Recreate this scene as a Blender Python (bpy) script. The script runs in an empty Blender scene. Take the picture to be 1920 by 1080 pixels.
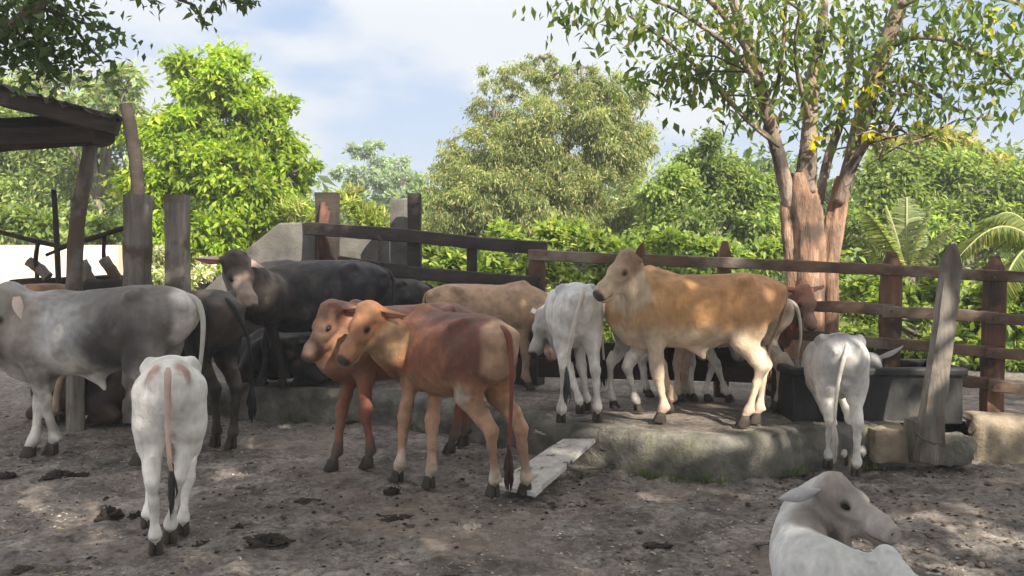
import bpy, math, random
import numpy as np
from mathutils import Vector, Matrix
R = math.radians
rng = np.random.default_rng(7)
random.seed(7)
SC = bpy.context.scene
COL = SC.collection

# ------------------------------------------------------------ camera, sky, sun, exposure
F = 1700.0; HOR = 480.0; CAMZ = 1.5          # focal length in px of the 1920 px photo, horizon row, eye height
cam_d = bpy.data.cameras.new('camera'); cam = bpy.data.objects.new('camera', cam_d); COL.objects.link(cam)
cam.location = (0, 0, CAMZ); cam.rotation_euler = (R(90), 0, 0)
cam_d.sensor_width = 36; cam_d.lens = 36 * F / 1920; cam_d.shift_y = -(540 - HOR) / 1920
cam_d.clip_start = 0.05; cam_d.clip_end = 3000
SC.camera = cam

SUN_EL = 36.0; SUN_AZ = -58.0                 # azimuth of the sun measured from +X, counter-clockwise
sd = Vector((math.cos(R(SUN_AZ)) * math.cos(R(SUN_EL)), math.sin(R(SUN_AZ)) * math.cos(R(SUN_EL)), math.sin(R(SUN_EL))))
ld = bpy.data.lights.new('sun', 'SUN'); ld.energy = 4.6; ld.angle = R(0.6); ld.color = (1, .90, .74)
sun = bpy.data.objects.new('sun', ld); COL.objects.link(sun)
sun.rotation_euler = sd.to_track_quat('Z', 'Y').to_euler(); sun.location = (6, -8, 12)

w = bpy.data.worlds.new('World'); SC.world = w; w.use_nodes = True
nt = w.node_tree; nt.nodes.clear()
def N(nt, t, **kw):
    n = nt.nodes.new(t)
    for k, v in kw.items():
        if k in n.inputs.keys(): n.inputs[k].default_value = v
        else: setattr(n, k, v)
    return n
def L(nt, a, b): nt.links.new(a, b)
out = N(nt, 'ShaderNodeOutputWorld'); bg = N(nt, 'ShaderNodeBackground'); bg.inputs['Strength'].default_value = .15
sky = N(nt, 'ShaderNodeTexSky'); sky.sky_type = 'NISHITA'; sky.sun_disc = False
sky.sun_elevation = R(SUN_EL); sky.sun_rotation = R(90 - SUN_AZ); sky.dust_density = .6; sky.ozone_density = 1.6
tc = N(nt, 'ShaderNodeTexCoord'); mp = N(nt, 'ShaderNodeMapping'); mp.inputs['Scale'].default_value = (1, 1, 2.6); mp.inputs['Location'].default_value = (.35, 0, .1)
L(nt, tc.outputs['Generated'], mp.inputs['Vector'])
nz = N(nt, 'ShaderNodeTexNoise', Scale=3.1, Detail=6.0, Roughness=.5); L(nt, mp.outputs[0], nz.inputs['Vector'])
sp = N(nt, 'ShaderNodeSeparateXYZ'); L(nt, tc.outputs['Generated'], sp.inputs[0])
m1 = N(nt, 'ShaderNodeMath', operation='MULTIPLY_ADD'); m1.inputs[1].default_value = 3.6; m1.inputs[2].default_value = -1.12
L(nt, sp.outputs['Z'], m1.inputs[0])
m2 = N(nt, 'ShaderNodeMath', operation='MULTIPLY_ADD'); m2.inputs[1].default_value = 2.3; L(nt, nz.outputs['Fac'], m2.inputs[0]); L(nt, m1.outputs[0], m2.inputs[2])
cr = N(nt, 'ShaderNodeMapRange', interpolation_type='SMOOTHERSTEP'); cr.inputs['From Min'].default_value = .40; cr.inputs['From Max'].default_value = .78; cr.inputs['To Min'].default_value = .03; cr.inputs['To Max'].default_value = .9
L(nt, m2.outputs[0], cr.inputs['Value'])
bl = N(nt, 'ShaderNodeMix', data_type='RGBA'); bl.inputs['Factor'].default_value = .9; L(nt, sky.outputs[0], bl.inputs[6]); bl.inputs[7].default_value = (.72, 1.12, 1.88, 1)
hi = N(nt, 'ShaderNodeMapRange'); hi.inputs['From Min'].default_value = .25; hi.inputs['From Max'].default_value = .6; L(nt, sp.outputs['Z'], hi.inputs['Value'])
cc_ = N(nt, 'ShaderNodeMix', data_type='RGBA'); L(nt, hi.outputs[0], cc_.inputs['Factor']); cc_.inputs[6].default_value = (2.25, 2.36, 2.48, 1); cc_.inputs[7].default_value = (4.4, 4.25, 4.15, 1)
mx = N(nt, 'ShaderNodeMix', data_type='RGBA'); L(nt, cr.outputs[0], mx.inputs['Factor']); L(nt, bl.outputs[2], mx.inputs[6]); L(nt, cc_.outputs[2], mx.inputs[7])
L(nt, mx.outputs[2], bg.inputs['Color']); L(nt, bg.outputs[0], out.inputs[0])

SC.view_settings.view_transform = 'Standard'; SC.view_settings.look = 'None'; SC.view_settings.gamma = 1
SC.view_settings.exposure = 1.42
SC.render.engine = 'CYCLES'; SC.cycles.volume_bounces = 0; SC.cycles.max_bounces = 6; SC.cycles.transparent_max_bounces = 8

# ------------------------------------------------------------ helpers
def P(px, py, d):                              # a point at depth d that the photo shows at (px, py)
    return Vector(((px - 960) / F * d, d, CAMZ - (py - HOR) / F * d))
def G(px, py, z=0.):                           # where the pixel's ray meets the level z
    return P(px, py, (CAMZ - z) * F / (py - HOR))
def tag(o, label=None, cat=None, group=None, kind=None):
    if label: o['label'] = label
    if cat: o['category'] = cat
    if group: o['group'] = group
    if kind: o['kind'] = kind
    return o
def empty(name, loc, rz=0, **kw):
    o = bpy.data.objects.new(name, None); COL.objects.link(o); o.location = loc; o.rotation_euler = (0, 0, rz)
    o.empty_display_size = .1
    return tag(o, **kw)
def mesh(name, V, Fs, mat, parent=None, smooth=True, col=None, cname='coat'):
    me = bpy.data.meshes.new(name)
    V = np.asarray(V, dtype=np.float32).reshape(-1, 3)
    if isinstance(Fs, np.ndarray):
        nf, k = Fs.shape
        me.vertices.add(len(V)); me.vertices.foreach_set('co', V.ravel())
        me.loops.add(nf * k); me.loops.foreach_set('vertex_index', Fs.astype(np.int32).ravel())
        me.polygons.add(nf); me.polygons.foreach_set('loop_start', np.arange(0, nf * k, k, dtype=np.int32))
        me.polygons.foreach_set('loop_total', np.full(nf, k, dtype=np.int32))
        me.update(calc_edges=True)
    else:
        me.from_pydata([tuple(map(float, v)) for v in V], [], Fs)
    if smooth: me.polygons.foreach_set('use_smooth', np.ones(len(me.polygons), dtype=bool))
    if col is not None:
        a = me.color_attributes.new(cname, 'FLOAT_COLOR', 'POINT')
        c = np.ones((len(V), 4), dtype=np.float32); c[:, :3] = col; a.data.foreach_set('color', c.ravel())
    for m in (mat if isinstance(mat, list) else [mat]): me.materials.append(m)
    me.update()
    o = bpy.data.objects.new(name, me); COL.objects.link(o)
    if parent: o.parent = parent
    return o
class MB:                                      # collects pieces of ONE mesh
    def __init__(s): s.V = []; s.F = []; s.n = 0
    def add(s, V, Fs):
        s.V += [tuple(v) for v in V]; s.F += [tuple(i + s.n for i in f) for f in Fs]; s.n = len(s.V)
    def box(s, c, d, M=None):
        M = M or Matrix(); v = []
        for x in (-1, 1):
            for y in (-1, 1):
                for z in (-1, 1): v.append(Vector(c) + (M.to_3x3() @ Vector((x * d[0] / 2, y * d[1] / 2, z * d[2] / 2))))
        s.add(v, [(0, 1, 3, 2), (4, 6, 7, 5), (0, 4, 5, 1), (2, 3, 7, 6), (0, 2, 6, 4), (1, 5, 7, 3)])
    def tube(s, pts, rad, n=8, squ=1.0, jit=0., up=None, cap=True, square=False, ratio=1.0):
        pts = [Vector(p) for p in pts]; K = len(pts); v = []; ref = Vector(up) if up else None
        for i, p in enumerate(pts):
            t = (pts[min(i + 1, K - 1)] - pts[max(i - 1, 0)]).normalized()
            if ref is None: ref = Vector((0, 0, 1)) if abs(t.z) < .9 else Vector((1, 0, 0))
            a = t.cross(ref).normalized(); b = a.cross(t).normalized()
            if up is None: ref = b
            r = rad[i] if hasattr(rad, '__len__') else rad
            for k in range(n):
                th = 2 * math.pi * (k + .5) / n
                c_, s_ = math.cos(th), math.sin(th)
                if square:
                    q = (abs(c_) ** 6 + abs(s_) ** 6) ** (-1 / 6); c_ *= q; s_ *= q
                rr = r * (1 + random.uniform(-jit, jit))
                v.append(p + a * c_ * rr * ratio + b * s_ * rr)
        f = [(i * n + k, i * n + (k + 1) % n, (i + 1) * n + (k + 1) % n, (i + 1) * n + k) for i in range(K - 1) for k in range(n)]
        if cap: f += [tuple(range(n - 1, -1, -1)), tuple((K - 1) * n + k for k in range(n))]
        s.add(v, f)
    def build(s, name, mat, parent=None, smooth=False, **kw):
        return mesh(name, s.V, s.F, mat, parent, smooth, **kw)
def auto_smooth(o, ang=40):
    me = o.data; me.polygons.foreach_set('use_smooth', np.ones(len(me.polygons), dtype=bool))
    me.set_sharp_from_angle(angle=R(ang)); return o
_T = rng.random((64, 64, 64)).astype(np.float32)
def vnoise(p):                                 # smooth value noise, p (n,3)
    p = np.asarray(p, dtype=np.float64); i = np.floor(p).astype(int); f = p - i; f = f * f * (3 - 2 * f)
    r = 0
    for dx in (0, 1):
        for dy in (0, 1):
            for dz in (0, 1):
                wgt = (f[:, 0] if dx else 1 - f[:, 0]) * (f[:, 1] if dy else 1 - f[:, 1]) * (f[:, 2] if dz else 1 - f[:, 2])
                r = r + wgt * _T[(i[:, 0] + dx) % 64, (i[:, 1] + dy) % 64, (i[:, 2] + dz) % 64]
    return r
def fbm(p, o=4):
    p = np.asarray(p, dtype=np.float64); r = 0; a = .5
    for k in range(o): r = r + a * vnoise(p + 13.7 * k); p = p * 2.03; a *= .5
    return r

# ------------------------------------------------------------ materials
def mat_new(name):
    m = bpy.data.materials.new(name); m.use_nodes = True; t = m.node_tree; b = t.nodes['Principled BSDF']
    return m, t, b
def ramp(t, stops):
    r = N(t, 'ShaderNodeValToRGB'); e = r.color_ramp.elements
    while len(e) < len(stops): e.new(.5)
    for k, (p, c) in enumerate(stops): e[k].position = p; e[k].color = (*c, 1)
    return r
def surf(name, stops, scale=6, rough=.85, bump=.3, bscale=30, stretch=(1, 1, 1), detail=8, dist=.02, spec=.3, second=None):
    m, t, b = mat_new(name)
    c = N(t, 'ShaderNodeTexCoord'); mp = N(t, 'ShaderNodeMapping'); mp.inputs['Scale'].default_value = stretch
    L(t, c.outputs['Object'], mp.inputs[0])
    n = N(t, 'ShaderNodeTexNoise', Scale=scale, Detail=detail, Roughness=.62); L(t, mp.outputs[0], n.inputs['Vector'])
    r = ramp(t, stops); L(t, n.outputs['Fac'], r.inputs[0]); colr = r.outputs[0]
    if second:                                 # a second, larger patch colour: (colour, scale, from, to)
        n3 = N(t, 'ShaderNodeTexNoise', Scale=second[1], Detail=4.0, Roughness=.6); L(t, c.outputs['Object'], n3.inputs['Vector'])
        q = N(t, 'ShaderNodeMapRange'); q.inputs['From Min'].default_value = second[2]; q.inputs['From Max'].default_value = second[3]; L(t, n3.outputs['Fac'], q.inputs['Value'])
        x = N(t, 'ShaderNodeMix', data_type='RGBA'); L(t, q.outputs[0], x.inputs['Factor']); L(t, colr, x.inputs[6]); x.inputs[7].default_value = (*second[0], 1); colr = x.outputs[2]
    L(t, colr, b.inputs['Base Color'])
    b.inputs['Roughness'].default_value = rough; b.inputs['Specular IOR Level'].default_value = spec
    n2 = N(t, 'ShaderNodeTexNoise', Scale=bscale, Detail=6.0, Roughness=.65); L(t, mp.outputs[0], n2.inputs['Vector'])
    bu = N(t, 'ShaderNodeBump', Strength=bump, Distance=dist); L(t, n2.outputs['Fac'], bu.inputs['Height']); L(t, bu.outputs[0], b.inputs['Normal'])
    return m
def coat_mat():
    m, t, b = mat_new('coat')
    a = N(t, 'ShaderNodeVertexColor', layer_name='coat')
    c = N(t, 'ShaderNodeTexCoord')
    n = N(t, 'ShaderNodeTexNoise', Scale=7.0, Detail=7.0, Roughness=.65); L(t, c.outputs['Object'], n.inputs['Vector'])
    r = ramp(t, [(.25, (.74, .73, .71)), (.7, (1.12, 1.1, 1.08))]); L(t, n.outputs['Fac'], r.inputs[0])
    x = N(t, 'ShaderNodeMix', data_type='RGBA', blend_type='MULTIPLY'); x.inputs['Factor'].default_value = 1
    L(t, a.outputs[0], x.inputs[6]); L(t, r.outputs[0], x.inputs[7]); L(t, x.outputs[2], b.inputs['Base Color'])
    mp = N(t, 'ShaderNodeMapping'); mp.inputs['Scale'].default_value = (1, 1, .25); L(t, c.outputs['Object'], mp.inputs[0])
    n2 = N(t, 'ShaderNodeTexNoise', Scale=160.0, Detail=4.0, Roughness=.7); L(t, mp.outputs[0], n2.inputs['Vector'])
    n3 = N(t, 'ShaderNodeTexNoise', Scale=12.0, Detail=3.0); L(t, c.outputs['Object'], n3.inputs['Vector'])
    b1 = N(t, 'ShaderNodeBump', Strength=.55, Distance=.025); L(t, n3.outputs['Fac'], b1.inputs['Height'])
    b2 = N(t, 'ShaderNodeBump', Strength=.8, Distance=.006); L(t, n2.outputs['Fac'], b2.inputs['Height']); L(t, b1.outputs[0], b2.inputs['Normal'])
    L(t, b2.outputs[0], b.inputs['Normal'])
    b.inputs['Roughness'].default_value = .62; b.inputs['Specular IOR Level'].default_value = .3
    b.inputs['Sheen Weight'].default_value = .04; b.inputs['Sheen Roughness'].default_value = .5
    return m
def leaf_mat(name, tr=.35, rough=.5, spec=.4):
    m, t, b = mat_new(name)
    a = N(t, 'ShaderNodeVertexColor', layer_name='leaf')
    L(t, a.outputs[0], b.inputs['Base Color']); b.inputs['Roughness'].default_value = rough; b.inputs['Specular IOR Level'].default_value = spec
    tr_ = N(t, 'ShaderNodeBsdfTranslucent'); mu = N(t, 'ShaderNodeMix', data_type='RGBA', blend_type='MULTIPLY'); mu.inputs['Factor'].default_value = 1
    L(t, a.outputs[0], mu.inputs[6]); mu.inputs[7].default_value = (1.5, 1.5, .7, 1); L(t, mu.outputs[2], tr_.inputs[0])
    ms = N(t, 'ShaderNodeMixShader'); ms.inputs[0].default_value = tr
    L(t, b.outputs[0], ms.inputs[1]); L(t, tr_.outputs[0], ms.inputs[2]); L(t, ms.outputs[0], t.nodes['Material Output'].inputs[0])
    return m
def plain(name, c, rough=.5, spec=.5):
    m, t, b = mat_new(name); n = N(t, 'ShaderNodeTexNoise', Scale=25.0, Detail=3.0)
    r = ramp(t, [(.3, tuple(x * .75 for x in c)), (.7, tuple(min(1, x * 1.2) for x in c))]); L(t, n.outputs['Fac'], r.inputs[0]); L(t, r.outputs[0], b.inputs['Base Color'])
    b.inputs['Roughness'].default_value = rough; b.inputs['Specular IOR Level'].default_value = spec; return m
COAT = coat_mat(); LEAF = leaf_mat('leaf', .5); LEAFD = leaf_mat('dry_leaf', .25, .7, .2)
EYE = plain('eye', (.005, .004, .003), .3, .2); HOOF = surf('hoof', [(.3, (.02, .017, .014)), (.7, (.075, .06, .05))], 20, .7, .3, 60)
WOODG = surf('weathered_wood', [(.3, (.07, .062, .055)), (.5, (.17, .155, .14)), (.7, (.30, .27, .24))], 9, .9, .8, 26, (1, 1, .12), second=((.10, .075, .055), 3, .5, .62))
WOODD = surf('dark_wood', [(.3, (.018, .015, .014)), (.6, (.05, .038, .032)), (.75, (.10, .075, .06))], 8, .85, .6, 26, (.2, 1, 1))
WOODR = surf('red_brown_wood', [(.3, (.05, .030, .021)), (.55, (.15, .080, .055)), (.75, (.30, .18, .13))], 8, .85, .7, 24, (1, 1, .18), second=((.05, .035, .03), 3, .5, .6))
RAILW = surf('rail_wood', [(.3, (.05, .034, .026)), (.55, (.13, .085, .062)), (.75, (.24, .17, .13))], 7, .85, .6, 24, (.15, 1, 1), second=((.20, .17, .14), 2.2, .5, .6))
RAIL_SHADED = surf('shaded_rail_wood', [(.3, (.014, .012, .012)), (.6, (.045, .035, .032)), (.8, (.09, .07, .06))], 7, .8, .6, 24, (.15, 1, 1))  # darker copy of the rail wood, shade of the left fence in its colour
CONC = surf('old_concrete', [(.3, (.055, .052, .047)), (.50, (.145, .14, .125)), (.72, (.27, .255, .23))], 5, .92, .9, 22, dist=.03, second=((.13, .135, .075), 2.0, .55, .75))
CONCG = surf('grey_concrete', [(.3, (.06, .058, .055)), (.7, (.16, .153, .145))], 3.5, .9, .5, 30, second=((.09, .085, .075), 1.7, .5, .65))
BLOCK = surf('stone_block', [(.3, (.15, .12, .09)), (.7, (.40, .34, .26))], 4, .92, .8, 24)
BARK = surf('bark', [(.3, (.085, .048, .034)), (.48, (.26, .155, .105)), (.70, (.50, .34, .25))], 7, .92, 1.0, 22, (1, 1, .22), dist=.05, second=((.09, .07, .06), 2.0, .5, .62))
BARKG = surf('grey_bark', [(.3, (.06, .05, .045)), (.7, (.22, .19, .16))], 7, .92, .9, 20, (1, 1, .3), dist=.03)
LIMB = surf('limb_bark', [(.3, (.10, .075, .06)), (.5, (.25, .19, .155)), (.72, (.42, .35, .30))], 6, .92, 1.0, 18, (1, 1, .3), dist=.04, second=((.07, .06, .055), 2.4, .48, .6))
CREAM = surf('cream_plaster', [(.3, (.60, .49, .40)), (.7, (.78, .67, .56))], 2, .9, .2, 30)
TROUGH = surf('dark_trough', [(.35, (.012, .013, .015)), (.6, (.035, .036, .038)), (.78, (.11, .10, .09))], 5, .55, .3, 30, (1, 1, .4))
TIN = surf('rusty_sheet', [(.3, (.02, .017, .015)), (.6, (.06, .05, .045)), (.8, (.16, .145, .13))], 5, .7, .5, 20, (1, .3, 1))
DUNG = surf('dung', [(.3, (.012, .009, .007)), (.7, (.05, .036, .028))], 12, .7, 1.0, 40)
STONE = surf('pale_stone', [(.3, (.22, .19, .16)), (.7, (.55, .50, .45))], 8, .9, .6, 30)
PAINT = surf('peeling_white_board', [(.36, (.05, .04, .035)), (.42, (.40, .38, .36)), (.7, (.66, .65, .66))], 9, .75, .5, 30, (1, 1, 1))
METAL = plain('iron_chain', (.06, .045, .04), .6)

# ------------------------------------------------------------ ground
def mud_mat():
    m, t, b = mat_new('trampled_mud')
    c = N(t, 'ShaderNodeTexCoord')
    n = N(t, 'ShaderNodeTexNoise', Scale=2.6, Detail=12.0, Roughness=.72); L(t, c.outputs['Object'], n.inputs['Vector'])
    r = ramp(t, [(.31, (.046, .041, .039)), (.43, (.15, .135, .126)), (.55, (.25, .228, .213)), (.70, (.42, .38, .355))]); L(t, n.outputs['Fac'], r.inputs[0])
    n2 = N(t, 'ShaderNodeTexNoise', Scale=24.0, Detail=8.0, Roughness=.75); L(t, c.outputs['Object'], n2.inputs['Vector'])
    q = ramp(t, [(.36, (.42, .40, .38)), (.52, (1, 1, 1)), (.68, (1.55, 1.5, 1.45))]); L(t, n2.outputs['Fac'], q.inputs[0])
    x = N(t, 'ShaderNodeMix', data_type='RGBA', blend_type='MULTIPLY'); x.inputs['Factor'].default_value = 1; L(t, r.outputs[0], x.inputs[6]); L(t, q.outputs[0], x.inputs[7])
    base = x.outputs[2]
    for (sc_, fr, to, colr_, fac_) in ((.9, .50, .66, (.30, .23, .19), .55), (1.7, .56, .66, (.035, .026, .024), .75), (3.7, .60, .68, (.42, .36, .33), .6), (6.1, .58, .66, (.05, .04, .036), .7)):
        n5 = N(t, 'ShaderNodeTexNoise', Scale=sc_, Detail=7.0, Roughness=.68); mp5 = N(t, 'ShaderNodeMapping'); mp5.inputs['Location'].default_value = (sc_ * 7, 3, 1); L(t, c.outputs['Object'], mp5.inputs[0]); L(t, mp5.outputs[0], n5.inputs['Vector'])
        q5 = N(t, 'ShaderNodeMapRange'); q5.inputs['From Min'].default_value = fr; q5.inputs['From Max'].default_value = to; q5.inputs['To Max'].default_value = fac_; L(t, n5.outputs['Fac'], q5.inputs['Value'])
        x5 = N(t, 'ShaderNodeMix', data_type='RGBA'); L(t, q5.outputs[0], x5.inputs['Factor']); L(t, base, x5.inputs[6]); x5.inputs[7].default_value = (*colr_, 1); base = x5.outputs[2]
    L(t, base, b.inputs['Base Color'])
    mr = N(t, 'ShaderNodeMapRange'); mr.inputs['From Min'].default_value = .35; mr.inputs['From Max'].default_value = .6; mr.inputs['To Min'].default_value = .55; mr.inputs['To Max'].default_value = .95
    L(t, n.outputs['Fac'], mr.inputs['Value']); L(t, mr.outputs[0], b.inputs['Roughness'])
    b.inputs['Specular IOR Level'].default_value = .25
    b1 = N(t, 'ShaderNodeBump', Strength=.9, Distance=.03); L(t, n2.outputs['Fac'], b1.inputs['Height'])
    n4 = N(t, 'ShaderNodeTexNoise', Scale=90.0, Detail=5.0, Roughness=.7); L(t, c.outputs['Object'], n4.inputs['Vector'])
    b2 = N(t, 'ShaderNodeBump', Strength=.7, Distance=.008); L(t, n4.outputs['Fac'], b2.inputs['Height']); L(t, b1.outputs[0], b2.inputs['Normal']); L(t, b2.outputs[0], b.inputs['Normal'])
    return m
MUD = mud_mat()
_pr = np.random.default_rng(55); PITS = [(_pr.uniform(-5, 5), _pr.uniform(2.6, 9.5), _pr.uniform(.045, .075), _pr.uniform(.008, .026), _pr.uniform(0, 3.1)) for _ in range(620)]   # hoof prints
def ground_h(x, y):
    q = np.stack([x, y, 0 * x], -1).reshape(-1, 3)
    h = (fbm(q * 1.3, 3) - .45) * .07 + (np.abs(fbm(q * 5.2 + 5, 3) - .45)) * .10 + (fbm(q * 17 + 9, 3) - .45) * .022
    P_ = q[:, :2].astype(np.float32); near = (P_[:, 1] > 2.4) & (P_[:, 1] < 9.8) & (np.abs(P_[:, 0]) < 5.2); Pn = P_[near]; acc = np.zeros(len(Pn), np.float32)
    for (px, py, pr, pd, pa) in PITS:
        m_ = np.nonzero((np.abs(Pn[:, 0] - px) < .2) & (np.abs(Pn[:, 1] - py) < .2))[0]
        if not len(m_): continue
        a_, b_ = Pn[m_, 0] - px, Pn[m_, 1] - py; u_, v_ = a_ * math.cos(pa) + b_ * math.sin(pa), -a_ * math.sin(pa) + b_ * math.cos(pa)
        rr_ = np.sqrt(u_ ** 2 + (v_ * 1.5) ** 2) / pr; acc[m_] += pd * (-np.exp(-rr_ ** 4) + .55 * np.exp(-((rr_ - 1.45) / .35) ** 2))
    h[near] += acc
    return h.reshape(x.shape) - .035
ax = np.concatenate([-np.geomspace(300, 5.2, 26), np.arange(-5, 5.001, .03), np.geomspace(5.2, 300, 26)])
ay = np.concatenate([-np.geomspace(300, 2.2, 24), np.arange(-2, 2.6, .15), np.arange(2.6, 9.6, .03), np.geomspace(9.7, 400, 30)])
X, Y = np.meshgrid(ax, ay, indexing='ij')
Z = ground_h(X, Y) * np.exp(-np.maximum(0, Y - 14) / 10) + .00 * X
nx, ny = X.shape; idx = np.arange(nx * ny).reshape(nx, ny)
Q = np.stack([idx[:-1, :-1], idx[1:, :-1], idx[1:, 1:], idx[:-1, 1:]], -1).reshape(-1, 4)
tag(mesh('ground', np.stack([X, Y, Z], -1).reshape(-1, 3), Q, MUD), kind='structure')
def gz(x, y): return float(ground_h(np.array([x]), np.array([y]))[0])

# raised yard behind the curb, and the curb itself
ZP = .28
curb = [G(-300, 740), G(60, 752), G(380, 773), G(560, 785), G(740, 793), G(930, 830), G(1100, 867), G(1200, 889), G(1320, 901), G(1430, 893), G(1520, 876), G(1700, 868)]
cp = []
for a, b in zip(curb[:-1], curb[1:]):
    n = max(2, int((b - a).length / .09))
    for k in range(n): cp.append(a.lerp(b, k / n))
cp.append(curb[-1])
for _ in range(3): cp = [cp[0]] + [(cp[i - 1] + cp[i] * 2 + cp[i + 1]) / 4 for i in range(1, len(cp) - 1)] + [cp[-1]]
fx = [(p.x, p.y) for p in cp] + [(3.45, 6.72), (14, 6.8)]
fx = [(-30, 9.8)] + fx
FX = np.array(fx)
xs = np.concatenate([np.linspace(-30, -5, 30), np.arange(-4.9, 5, .05), np.linspace(5.1, 14, 20)])
fy = np.interp(xs, FX[:, 0], FX[:, 1])
vs = np.concatenate([[.13], np.linspace(.18, 4.6, 90), [5, 6, 8]])
PX = np.repeat(xs[:, None], len(vs), 1); PY = fy[:, None] + vs[None, :]
PZ = ZP + ground_h(PX * 1.1 + 30, PY) * .6 + .0 * PX
rampf = np.clip((PX + 2.98) / -.5, 0, 1) * np.clip(1 - (vs[None, :] - .13) / 1.6, 0, 1); PZ = PZ - (ZP + .03) * rampf ** 1.2
PZ[:, -1] = -.1
nx, ny = PX.shape; idx = np.arange(nx * ny).reshape(nx, ny)
Q = np.stack([idx[:-1, :-1], idx[1:, :-1], idx[1:, 1:], idx[:-1, 1:]], -1).reshape(-1, 4)
tag(mesh('raised_ground', np.stack([PX, PY, PZ], -1).reshape(-1, 3), Q, MUD), kind='structure')
def curb_mesh(pts, name, label, mat, th=.2, h=ZP - .008, cat='curb'):
    prof = []
    K = 14
    for k in range(K):
        t = k / (K - 1)
        if t < .6: prof.append((0, -.08 + (h + .08) * t / .6))
        else: prof.append(((t - .6) / .4 * th, h))
    V = []
    for i, p in enumerate(pts):
        t = (pts[min(i + 1, len(pts) - 1)] - pts[max(i - 1, 0)]).normalized(); nrm = Vector((-t.y, t.x, 0))
        for (o, z) in prof:
            q = np.array([[p.x * 3, p.y * 3, z * 3 + o * 3]]); d = (fbm(q, 4)[0] - .45) * .10 + (fbm(q * 4 + 3, 3)[0] - .45) * .03
            rnd = .03 * max(0, 1 - abs((z - h) + (o)) * 12)
            V.append(p + nrm * (o + d * (1 if o < .02 else .2) + (rnd if o < .01 else 0)) + Vector((0, 0, z + (d * .35 if z > .1 else 0) - (rnd if o < .05 else 0))))
    Fs = [(i * K + k, (i + 1) * K + k, (i + 1) * K + k + 1, i * K + k + 1) for i in range(len(pts) - 1) for k in range(K - 1)]
    Fs += [tuple(range(K)), tuple(range(len(V) - 1, len(V) - K - 1, -1))]
    return tag(mesh(name, V, Fs, mat), label, cat)
curb_mesh([p for p in cp if p.x > -2.98], 'concrete_curb', 'low mossy rough concrete curb curving along the front of the raised yard', CONC)
blk = [G(1832, 858), G(1960, 860), G(2100, 862)]
bp = [blk[0].lerp(blk[1], k / 8) for k in range(8)] + [blk[1].lerp(blk[2], k / 8) for k in range(9)]
curb_mesh(bp, 'stone_block', 'pale cut stone block at the foot of the fence at the right edge', BLOCK, th=.25, h=.30, cat='stone block')
def blocky(name, px0, px1, y0, y1, d, th, mat, label, cat):
    a = P(px0, y1, d); b = P(px1, y0, d); m = MB(); c = Vector(((a.x + b.x) / 2, d + th / 2, (a.z + b.z) / 2))
    n = 7; V = []; 
    for f in range(6): pass
    bm = __import__('bmesh').new(); __import__('bmesh').ops.create_cube(bm, size=1)
    __import__('bmesh').ops.subdivide_edges(bm, edges=bm.edges[:], cuts=5, use_grid_fill=True)
    for v in bm.verts:
        e = Vector((abs(v.co.x), abs(v.co.y), abs(v.co.z)))
        q = (e.x ** 10 + e.y ** 10 + e.z ** 10) ** .1; v.co *= .5 / q if q > .5 else 1
        v.co = Vector((v.co.x * (b.x - a.x), v.co.y * th, v.co.z * (b.z - a.z)))
        dd = (fbm(np.array([[v.co.x * 9 + px0, v.co.y * 9, v.co.z * 9]]), 3)[0] - .45) * .05; v.co += v.co.normalized() * dd
    me = bpy.data.meshes.new(name); bm.to_mesh(me); bm.free(); me.materials.append(mat)
    o = bpy.data.objects.new(name, me); COL.objects.link(o); o.location = c; auto_smooth(o, 50); return tag(o, label, cat)
blocky('stone_block', 1640, 1716, 806, 872, 6.42, .2, BLOCK, 'yellowish stone block in front of the dark trough, left of the wooden stump', 'stone block')
blocky('stone_block', 1764, 1828, 818, 876, 6.45, .2, CONC, 'low weathered block between the leaning post foot and the right stone block', 'stone block')
blocky('wooden_stump', 1716, 1776, 790, 876, 6.3, .22, WOODG, 'broad grey wooden stump at the foot of the leaning post', 'stump')

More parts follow.
